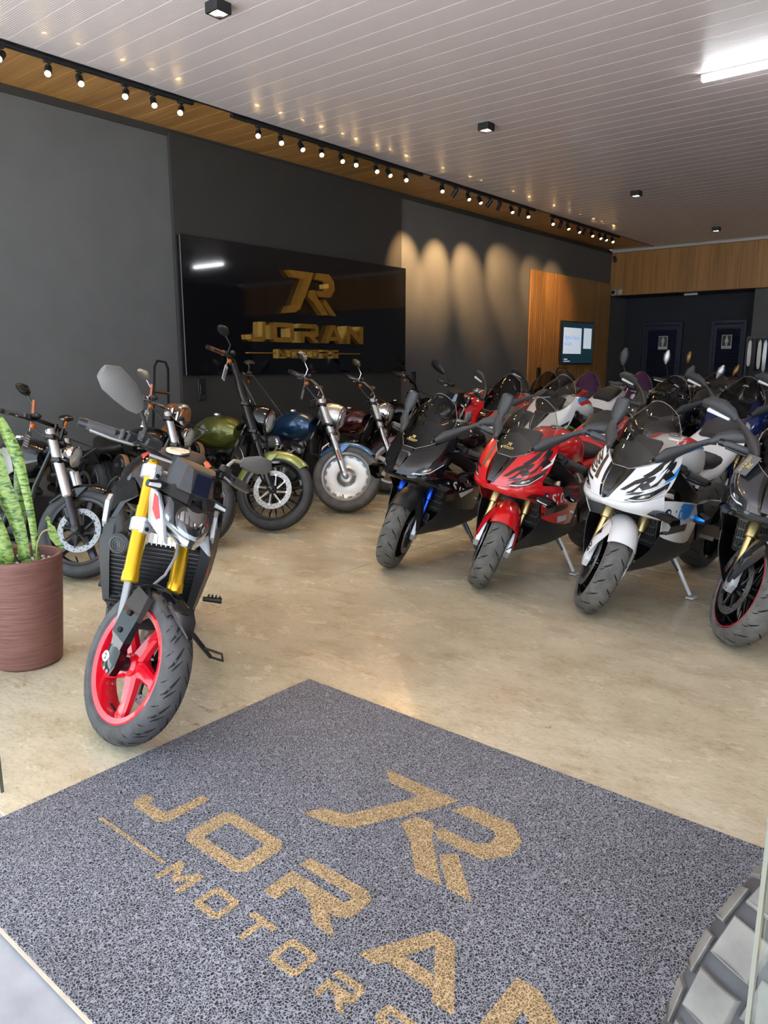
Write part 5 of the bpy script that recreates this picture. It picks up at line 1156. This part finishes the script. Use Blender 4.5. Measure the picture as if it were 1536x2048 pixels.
cruiser('olive green cruiser with tall black handlebars, tan seat and tall sissy bar', (-4.97, 4.43), 0,
        CR(spokes='wire', rim='black_gloss', w=.125, R=.335, rr=.25, lower='black_gloss', upper='black_gloss', cover='black_gloss', fr=.028, fender='olive_light', fend=(-95, 42), fdrop=.10, tank='olive', rear='olive', bars='ape', bar='black_gloss', mirror='black_plastic',
           grip='brown_grip', switch='black_plastic', lever='black_gloss', nacelle='black_gloss', hpos=(-.20, .93), shield=1, seat='tan_leather', backrest=1, sissy=(-1.66, 1.42), reflector=1, tag='paper', cover2='black_gloss', cleaner='black_gloss', cc='103', engine='dark_metal', pipe='black_gloss',
           dr=.165, disc_mat='alu_disc', top=.84), 33, 8, 1.06)
cruiser('blue cruiser with solid silver front wheel and chrome headlamp below the black sign', (-5.04, 5.47), 0,
        CR(spokes='solid', rim='satin_disc', w=.16, R=.335, rr=.235, lower='alu', upper='chrome', cover='brushed', fr=.031, fender='sky_blue_paint', fend=(-62, 40), fdrop=.07, tank='deep_blue', rear='deep_blue', bars='mid', nacelle='brushed', hpos=(-.19, .92), reflector=1, cc='114',
           cover2='alu', cleaner='chrome', filter='chrome', pipe='alu', discs=(), top=.80, tag='tag_print', tyre='rubber_dusty'), 35, 8, 1.04)
cruiser('dark red cruiser with white front wheel and chrome nacelle beyond the blue cruiser', (-5.36, 6.62), -4,
        CR(spokes='mag', rim='gloss_white_rim', w=.15, lower='chrome', upper='chrome', cover='brushed', fr=.030, fender='maroon', tank='maroon', rear='maroon', bars='mid', nacelle='chrome', hpos=(-.19, .92), roundtank=1, cover2='chrome', discs=(), top=.80, fend=(-70, 38)), 33)
cruiser('black cruiser with low bar and orange indicator, last by the wall', (-6.0, 8.3), -4,
        CR(spokes='mag', rim='black_gloss', lower='black_gloss', upper='black_gloss', fender='black_gloss', tank='black_gloss', bars='mid', bar='black_gloss', mirror='black_gloss', cover2='dark_metal', pipe='black_gloss', top=.82), 32)
G1 = 'sport bikes in the front row'
sport('black sport bike with smoked screen and blue fork tubes nearest the cruisers', (-3.37, 4.20), -90,
      dict(group=G1, paint='black_gloss', tube='blue_tube', slider='blue_tube', screen='screen_smoke', sticker=1, fender='black_plastic', side_text='S RR', stand='dark_metal', spokes='y', slider_knob=None, foot='alu_white',
           side=(([(.34, .60), (.40, .72), (.70, .50), (.70, .42)], 'decal_white'),)), 21)
sport('red sport bike with gold fork and black and white nose graphics in the front row', (-2.60, 4.21), -93,
      dict(group=G1, paint='red_paint', marks=1, block='decal_white', screen='screen_clear', sticker=1, side_text='S1000', tank='red_paint', tail='red_paint', foot='alu_white',
           side=(([(.18, .62), (.26, .78), (.62, .62), (.62, .50)], 'decal_black'), ([(.40, .84), (.44, .98), (.70, .90), (.66, .78)], 'decal_white'), ([(.0, .60), (.05, .66), (.30, .56), (.28, .50)], 'decal_white'))), 32)
sport('white sport bike with black and blue nose graphics and clear screen in the front row', (-1.82, 4.20), -97,
      dict(group=G1, paint='white_paint', marks=1, block='decal_blue', block2='decal_red', nose_text='S1000R', screen='screen_clear', tank='white_paint', tank_mark=('decal_red', 'decal_blue'), tail='white_paint', fender='white_paint', fender_text='20', side_text='1000',
           side_text_mat='decal_blue', slider_knob='cyan_anod', foot='white_paint', wing='black_gloss',
           side=(([(.36, .14), (.44, .04), (.80, .06), (.60, .36), (.44, .50)], 'decal_blue'), ([(.20, .66), (.26, .82), (.56, .74), (.56, .58)], 'decal_black'))), 36)
g = sport('graphite grey sport bike with gold fork and dark showroom tag at the right edge', (-1.0, 4.18), -90,
      dict(group=G1, paint='graphite', screen='screen_smoke', stripe='decal_red', tyre='rubber_dusty', foot='alu_white', fender='graphite', mirrors='out'), 34)
Mx = Matrix.Rotation(R_(-35), 3, 'Z') @ Matrix.Rotation(R_(-35), 3, 'Y')
tg = g.p('showroom_tag', MB().cbox((-.03, -.172, .93), (.006, .085, .12), .002, Mx), 'tag_print')
g.p('tag_print', mini_logo(lambda x, y, d: Vector((-.03, -.172, .93)) + Mx @ Vector((.0035 + d, (y - .5) * .06, (.5 - x) * .095))), 'decal_gold', par=tg)
# second row
G2, G3 = 'motorcycles in the second row', 'motorcycles in the third row'
roadster('black naked bike with red tank and bare bars beyond the front-row black bike', (-5.42, 7.45), -112, dict(group=G2, rim='black_gloss', tube='silver_fork', tank='red_paint', shroud='red_paint', panel='black_gloss', mirror='black_plastic', clamp='dark_metal', cowl='black_plastic'), 20, 8, 1.08)
sport('red and black sport bike behind the black one, its mirror raised', (-4.55, 7.15), -100, dict(group=G2, paint='red_paint', paint2='black_gloss', side_text='R', side_text_mat='decal_red', screen='screen_smoke', tank='red_paint', emblem=False, mirrors='out', side=(([(.2, .05), (.9, .1), (.9, .16), (.2, .12)], 'decal_white'),)), 18, 10.3, 1.09)
sport('white, blue and red sport bike seen over the red one\'s screen', (-3.93, 7.2), -94, dict(group=G2, paint='white_paint', paint2='royal', screen='screen_clear', tank='white_paint', tank_mark=('decal_blue', 'decal_red'), mirrors=False), 18, 10.3, 1.09)
roadster('dark naked bike with tall grey mirrors behind the red bike\'s tail', (-3.38, 8.25), -92, dict(group=G2, rim='dark_metal', tube='gold_tube', tank='black_gloss', tall=1, panel='black_plastic', accent='decal_white'), 18, 8, 1.08)
sport('black sport bike with wide grey mirrors behind the white one\'s screen', (-2.78, 7.3), -92, dict(group=G2, paint='black_gloss', paint2='black_plastic', rim='blue_rim', screen='screen_smoke', mirrors='out', emblem=False), 16, 10.3, 1.09)
sport('dark blue sport bike with blue wheels behind the white one\'s tail', (-2.12, 7.35), -90, dict(group=G2, paint='deep_navy', tank='royal', rim='blue_rim', screen='screen_smoke', mirrors='out', emblem=False, tail='black_plastic', stand='dark_metal'), 16, 10.3, 1.09)
sport('bright blue sport bike at the right edge of the second row', (-1.48, 7.35), -90, dict(group=G2, paint='sea_blue', tank='sea_blue', screen='screen_clear', mirrors='out', emblem=False), 16, 10.3, 1.09)
# third row and further back
sport('blue and black sport bike with dark screen near the slatted panel', (-5.28, 9.55), -84, dict(group=G3, paint='royal', paint2='black_gloss', tank='black_gloss', screen='screen_smoke', mirrors='out', emblem=False, tail='white_paint'), 16, 10.3, 1.09)
sport('white sport bike with purple screen and green tips below the television', (-4.62, 9.4), -90, dict(group=G3, paint='white_paint', paint2='royal', tank='white_paint', screen='purple_screen', mirrors=False, wing='lime', fender='lime'), 16, 10.3, 1.09)
sport('black and lime green sport bike with purple screen before the dark alcove', (-4.12, 9.95), -90, dict(group=G3, paint='lime', paint2='black_gloss', tank='black_gloss', tail='lime', screen='purple_screen', mirrors=False, emblem=False, side_text='Ninja'), 16, 10.3, 1.09)
roadster('black naked bike with the tallest mirrors before the first louvred door', (-3.72, 10.6), -92, dict(group=G3, rim='dark_metal', tube='silver_fork', tank='black_gloss', tall=1, mirror='brushed', lever='alu', panel='black_gloss'), 20, 8, 1.08)
roadster('black naked bike with bronze pointed mirrors before the first louvred door', (-3.95, 12.3), -90, dict(group=G3, rim='dark_metal', tube='gold_tube', tank='graphite', tall=1, mirror='bronze', lever='alu', accent='decal_blue', panel='black_gloss'), 20, 8, 1.08)
sport('black sport bike with amber-tinted screen between the louvred doors', (-3.08, 9.75), -90, dict(group=G3, paint='black_gloss', tank='black_gloss', screen='screen_clear', mirrors=False, emblem=False), 16, 10.3, 1.09)
sport('red and silver sport bike with clear screen before the second louvred door', (-2.52, 9.85), -90, dict(group=G3, paint='silver_paint', paint2='red_paint', tank='red_paint', screen='screen_clear', mirrors=False, emblem=False), 16, 10.3, 1.09)
roadster('black naked bike with red levers by the helmet rack', (-2.02, 9.6), -95, dict(group=G3, rim='dark_metal', tube='silver_fork', tank='black_gloss', tall=1, lever='decal_red', panel='black_gloss'), 25, 8, 1.08)
# adventure bike whose block-tread front wheel stands beside the glass
def adventure(label, loc, head):
    B = Bike(label, loc, head, 6, 0, 1.0, 26, .11)
    R = .345
    wheel(B, 'front_wheel', (0, 0, R), R, .15, .245, 'y', 'black_gloss', True, 'rubber', .055, (-1, 1), 'block', .15)
    wheel(B, 'rear_wheel', (-1.5, 0, .33), .33, .18, .22, 'y', 'black_gloss', False, 'rubber', .06, (-1,), 'touring', .13)
    for sy in (1, -1):
        B.p('fork_slider', MB().tube([B.leg(sy * .12, .05, R), B.leg(sy * .12, .45, R)], .022, 12), 'gold_tube', True)
        B.p('fork_tube', MB().tube([B.leg(sy * .12, .40, R), B.leg(sy * .12, .85, R)], .029, 12), 'gold_tube', True)
        ft = B.p('axle_carrier', MB().side([(-.055, .315), (.05, .31), (.06, .36), (.02, .43), (-.06, .43)], sy * .095, sy * .145, .012), 'alu_white', True)
        for x in (-.03, .02): B.p('bolt', MB().lathe([(.0001, .002), (.006, .002), (.008, .005), (.016, .004), (.017, 0), (.0001, 0)], (x, sy * .145, .345), (0, sy, 0), 14), 'alu', True, ft)
        hand_controls(B, .30, sy, -.42, 1.13, -.47, 1.12, 'alu', 'grip')
        cl = B.p('brake_caliper', MB().cbox((-.11, sy * .12, .52), (.07, .06, .15), .016, Matrix.Rotation(R_(-26), 3, 'Y')), 'alu_white', True)
        for k in (-.032, .032): B.p('piston_cap', MB().lathe([(.0001, .003), (.012, .003), (.014, .006), (.022, .005), (.024, 0), (.0001, 0)], (-.11 - k * .44, sy * .15, .52 + k * .9), (0, sy, 0), 16), 'alu', True, cl)
        B.p('handguard', MB().tube([(-.40, sy * .24, 1.12), (-.30, sy * .34, 1.12), (-.36, sy * .44, 1.12)], [.02, .04, .02], 8, True, .5), 'black_plastic', True)
        B.p('crash_bar', MB().tube([(-.35, sy * .05, .80), (-.32, sy * .26, .66), (-.45, sy * .28, .42), (-.60, sy * .1, .34)], .014, 8), 'alu')
        B.p('swingarm', MB().tube([(-.9, sy * .1, .38), (-1.5, sy * .12, .33)], .028, 8), 'dark_metal')
    B.p('fork_yoke', MB().cbox(B.leg(0, .66, R), (.09, .28, .05), .012), 'dark_metal', True)
    B.p('handlebar', MB().tube([(-.42, -.32, 1.13), (-.38, -.15, 1.14), (-.36, 0, 1.10), (-.38, .15, 1.14), (-.42, .32, 1.13)], .014, 8), 'dark_metal', True)
    B.p('front_fender', fender(R, .17, -75, -8, .05, .05, 12, (0, 0, R)), 'black_plastic', True)
    B.p('beak', MB().loft([sec(-.35, .16, .86, .98), sec(-.15, .14, .82, .93), sec(.05, .06, .80, .85), sec(.14, .02, .79, .81)]), 'graphite')
    B.p('headlamp', MB().cbox((-.17, 0, .98), (.08, .24, .11), .03), 'lens_dark'); B.p('windscreen', MB().loft([[(-.20, -.12, 1.02), (-.17, 0, 1.02), (-.20, .12, 1.02)], [(-.33, -.13, 1.35), (-.30, 0, 1.37), (-.33, .13, 1.35)]], False, False), 'screen_smoke')
    B.p('fuel_tank', MB().loft([sec(-.36, .14, .76, .95), sec(-.50, .23, .74, 1.06), sec(-.72, .2, .74, 1.05), sec(-.9, .12, .76, .92)]), 'graphite')
    B.p('engine', MB().loft([sec(-.32, .12, .34, .55), sec(-.5, .2, .28, .66), sec(-.85, .18, .28, .6), sec(-.95, .1, .34, .5)]), 'dark_metal')
    B.p('seat', MB().loft([sec(-.86, .10, .82, .90), sec(-1.05, .15, .80, .88), sec(-1.3, .15, .86, .94), sec(-1.6, .1, .88, .95)]), 'seat_leather')
    B.p('tail_rack', MB().cbox((-1.6, 0, .93), (.3, .22, .03), .01), 'alu'); B.p('tail_fairing', MB().loft([sec(-1.0, .12, .70, .80), sec(-1.4, .14, .78, .88), sec(-1.72, .05, .86, .9)]), 'graphite')
    sidestand(B, -.75, .15, .32, 'dark_metal', .16)
    B.ground(); B.root.location.z += .0125
adventure('adventure motorcycle with chunky block-tread front tyre beside the mat and glass edge', (-.175, 1.42), -112)
# ================================================================== potted snake plant
def pot_plant(c):
    r = tag(empty('plant_pot', (c[0], c[1], 0)), 'tall brown ribbed plant pot at the left edge of the doorway', 'pot')
    m = mat('pot_clay', (.19, .078, .062), .55); nt, N, b, L = nodes(m); tc = N('ShaderNodeTexCoord'); mp = N('ShaderNodeMapping'); mp.inputs['Scale'].default_value = (2, 2, 46)
    L(tc.outputs['Object'], mp.inputs[0]); n = N('ShaderNodeTexNoise', Scale=3., Detail=4., Distortion=.6); L(mp.outputs[0], n.inputs['Vector'])
    rr_ = ramp(N, [(.3, (.15, .058, .046)), (.7, (.25, .108, .088))]); L(n.outputs[0], rr_.inputs[0]); L(rr_.outputs[0], b.inputs['Base Color'])
    bp = N('ShaderNodeBump', Strength=.6, Distance=.006); L(n.outputs[0], bp.inputs['Height']); L(bp.outputs[0], b.inputs['Normal'])
    build(MB().lathe([(.001, 0), (.150, 0), (.162, .012), (.170, .10), (.188, .35), (.200, .53), (.203, .545), (.198, .558), (.178, .556), (.172, .54), (.170, .47), (.001, .47)], (0, 0, 0), (0, 0, 1), 48), 'vessel', 'pot_clay', r)
    noisy('soil', (.03, .02, .014), .9, .4, 40., .5); build(MB().lathe([(.001, .508), (.171, .500), (.171, .49)], (0, 0, 0), (0, 0, 1), 24), 'soil', 'soil', r)
    pb = MB(); rd = random.Random(3)
    for k in range(60):
        a, q = rd.uniform(0, 2 * PI), .165 * math.sqrt(rd.random()); s_ = rd.uniform(.007, .015)
        pb.ell((q * math.cos(a), q * math.sin(a), .512), (s_, s_ * rd.uniform(.7, 1), s_ * .7), 7, 5)
    noisy('pebble_white', (.62, .60, .56), .7, .15, 30.); tag(build(pb, 'pebbles', 'pebble_white', r), kind='stuff')
    # plant
    m = mat('snake_leaf', (.2, .35, .08), .45, 0, .15); nt, N, b, L = nodes(m); tc = N('ShaderNodeTexCoord'); mp = N('ShaderNodeMapping'); mp.inputs['Scale'].default_value = (9, 9, 26); L(tc.outputs['Object'], mp.inputs[0])
    n = N('ShaderNodeTexNoise', Scale=1.6, Detail=5., Distortion=1.6); L(mp.outputs[0], n.inputs['Vector'])
    rr_ = ramp(N, [(.38, (.025, .07, .018)), (.45, (.11, .22, .035)), (.54, (.25, .36, .075)), (.75, (.34, .44, .12))]); L(n.outputs[0], rr_.inputs[0]); L(rr_.outputs[0], b.inputs['Base Color'])
    p = tag(empty('snake_plant', (c[0], c[1], .51)), 'tall mottled green snake plant growing in the brown pot', 'plant')
    RV = Vector((.772, .635, 0)); FV = Vector((-.635, .772, 0))
    def leaf(pts, wd, tw, th=.006):
        """pts: (along picture-right, depth, height); wd half widths; tw twist of the blade"""
        secs = []
        P_ = [RV * a + FV * d + Vector((0, 0, z)) for a, d, z in pts]; n_ = 14
        for i in range(n_ + 1):
            t = i / n_; q = crom(P_, t); k = t * (len(wd) - 1); j = min(int(k), len(wd) - 2); hw = wd[j] + (wd[j + 1] - wd[j]) * (k - j); a = tw[0] + (tw[1] - tw[0]) * t
            s_ = RV * math.cos(a) + FV * math.sin(a); f = FV * math.cos(a) - RV * math.sin(a)
            secs.append([q + s_ * hw * x + f * (hw * .42 * x * x + o) for x, o in ((-1, 0), (-.5, 0), (0, 0), (.5, 0), (1, 0), (.5, th), (0, th * 1.4), (-.5, th))])
        build(MB().loft(secs), 'leaf', 'snake_leaf', p)
    leaf([(.053, -.03, 0), (.015, -.03, .22), (-.06, -.04, .45), (-.088, -.05, .62), (-.10, -.06, .78)], [.02, .034, .052, .064, .052, .002], (.15, -.2), .007)
    leaf([(.092, .0, 0), (.080, .0, .25), (.045, .0, .5), (-.01, .0, .67), (-.08, .01, .82)], [.014, .017, .021, .032, .024, .001], (.5, .1))
    leaf([(-.03, .07, 0), (-.02, .08, .2), (-.002, .09, .4), (-.005, .09, .58)], [.016, .030, .038, .001], (-.2, .2))
    leaf([(.0, -.08, 0), (-.03, -.09, .15), (-.085, -.10, .35), (-.13, -.11, .55)], [.022, .034, .034, .002], (.3, .1))
    leaf([(-.055, -.05, 0), (-.075, -.06, .2), (-.11, -.06, .42), (-.15, -.07, .62)], [.02, .034, .04, .002], (-.3, -.2))
    leaf([(-.10, .0, 0), (-.14, .0, .25), (-.18, .0, .5), (-.22, .0, .75)], [.02, .034, .04, .002], (0, .3))
    noisy('vine_stem', (.35, .28, .14), .6, .1, 30.)
    st_ = [RV * a + FV * d + Vector((0, 0, z)) for a, d, z in ((.10, -.03, .0), (.115, -.04, .10), (.15, -.05, .17), (.195, -.05, .19))]
    build(MB().tube([crom(st_, k / 10) for k in range(11)], .0035, 6), 'vine_stem', 'vine_stem', p)
    lf = [(0, .19), (.012, .215), (.02, .245), (.006, .245), (.0, .28), (-.006, .245), (-.012, .21)]
    build(MB().prism([(.0, .275), (.012, .262), (.010, .235), (.028, .215), (.036, .18), (.040, .145), (.058, .115), (.050, .10), (.022, .125), (.004, .16), (-.004, .20), (.0, .235), (-.008, .26)], lambda x, z, d: RV * (.182 + x) + FV * (-.05 + d + x * .5) + Vector((0, 0, z - .02)), 0, .003), 'vine_leaf', 'snake_leaf', p)
pot_plant((-3.69, 1.63))
# ================================================================== gear rack at the far right, bag, covered boxes
r = tag(empty('gear_rack', (-3.55, 16.3, 0)), 'display rack with hanging gear at the far right wall', 'rack')
for x in (-.55, .55): build(MB().box((x, 0, .98), (.04, .04, 1.96)), 'post', 'dark_metal', r)
build(MB().box((0, 0, 1.95), (1.14, .05, .05)), 'rail', 'dark_metal', r); build(MB().box((0, .12, .98), (1.14, .02, 1.96)), 'back_panel', 'black_plastic', r)
for k, (x, h_, mt) in enumerate([(-.48, .5, 'plate'), (-.40, .6, 'black_plastic'), (-.30, .55, 'plate'), (-.20, .62, 'alu'), (-.08, .5, 'black_plastic'), (.04, .6, 'plate'), (.16, .5, 'grey_plastic'), (.28, .6, 'plate'), (.40, .5, 'black_plastic')]):
    cn = {'plate': 'white', 'alu': 'silver grey', 'grey_plastic': 'dark grey'}.get(mt, 'black')
    o = tag(empty('riding_glove', (-3.55 + x, 16.255, 1.892)), '%s riding gear hanging on the far rack, %s along from the alcove' % (cn, ORD[k]), 'riding gear', 'gear hung on the rack')
    build(MB().loft([sec2 for sec2 in [[(dx * .03 * q, dy * .02 * q - .03, -z * h_) for dx, dy in ((-1, -1), (1, -1), (1, 1), (-1, 1))] for q, z in ((.4, .0), (1, .1), (1.2, .5), (1, .9), (.5, 1))]]), 'garment', mt, o)
    build(MB().tube([(0, -.03, 0), (0, -.02, .05), (0, .02, .06)], .006, 5), 'hook', 'steel', o)
o = tag(empty('tail_bag', (-5.42, 11.0, 1.05)), 'round black tail bag with handle on the blue and black bike by the slatted panel', 'bag')
build(MB().ell((0, 0, .13), (.19, .22, .17)), 'shell', 'black_plastic', o); build(MB().tube([(-.1, -.05, .27), (-.06, -.05, .34), (.06, -.05, .34), (.1, -.05, .27)], .012, 6), 'handle', 'black_plastic', o)
for k, (x, y, lab) in enumerate([(-5.2, 15.3, 'dark leather ottoman block before the first louvred door'), (-4.25, 15.4, 'dark leather ottoman block between the louvred doors')]):
    o = tag(empty('lounge_chair', (x, y, 0), (0, 0, R_(10))), lab.replace('ottoman block', 'lounge chair'), 'chair', 'dark leather lounge chairs')
    build(MB().cbox((0, 0, .30), (.62, .60, .24), .06), 'seat', 'oxblood', o) if 'oxblood' in MATS else build(MB().cbox((0, 0, .30), (.62, .60, .24), .06), 'seat', noisy('oxblood', (.03, .014, .014), .4, .2, 20., .2), o)
    build(MB().cbox((0, .30, .70), (.64, .16, 1.0), .07), 'backrest', 'oxblood', o)
    for sx in (-1, 1):
        build(MB().cbox((sx * .34, 0, .45), (.12, .60, .42), .05), 'armrest', 'oxblood', o)
        for sy in (-1, 1): build(MB().tube([(sx * .28, sy * .22, .2), (sx * .29, sy * .23, 0)], .02, 8), 'leg', 'dark_metal', o)
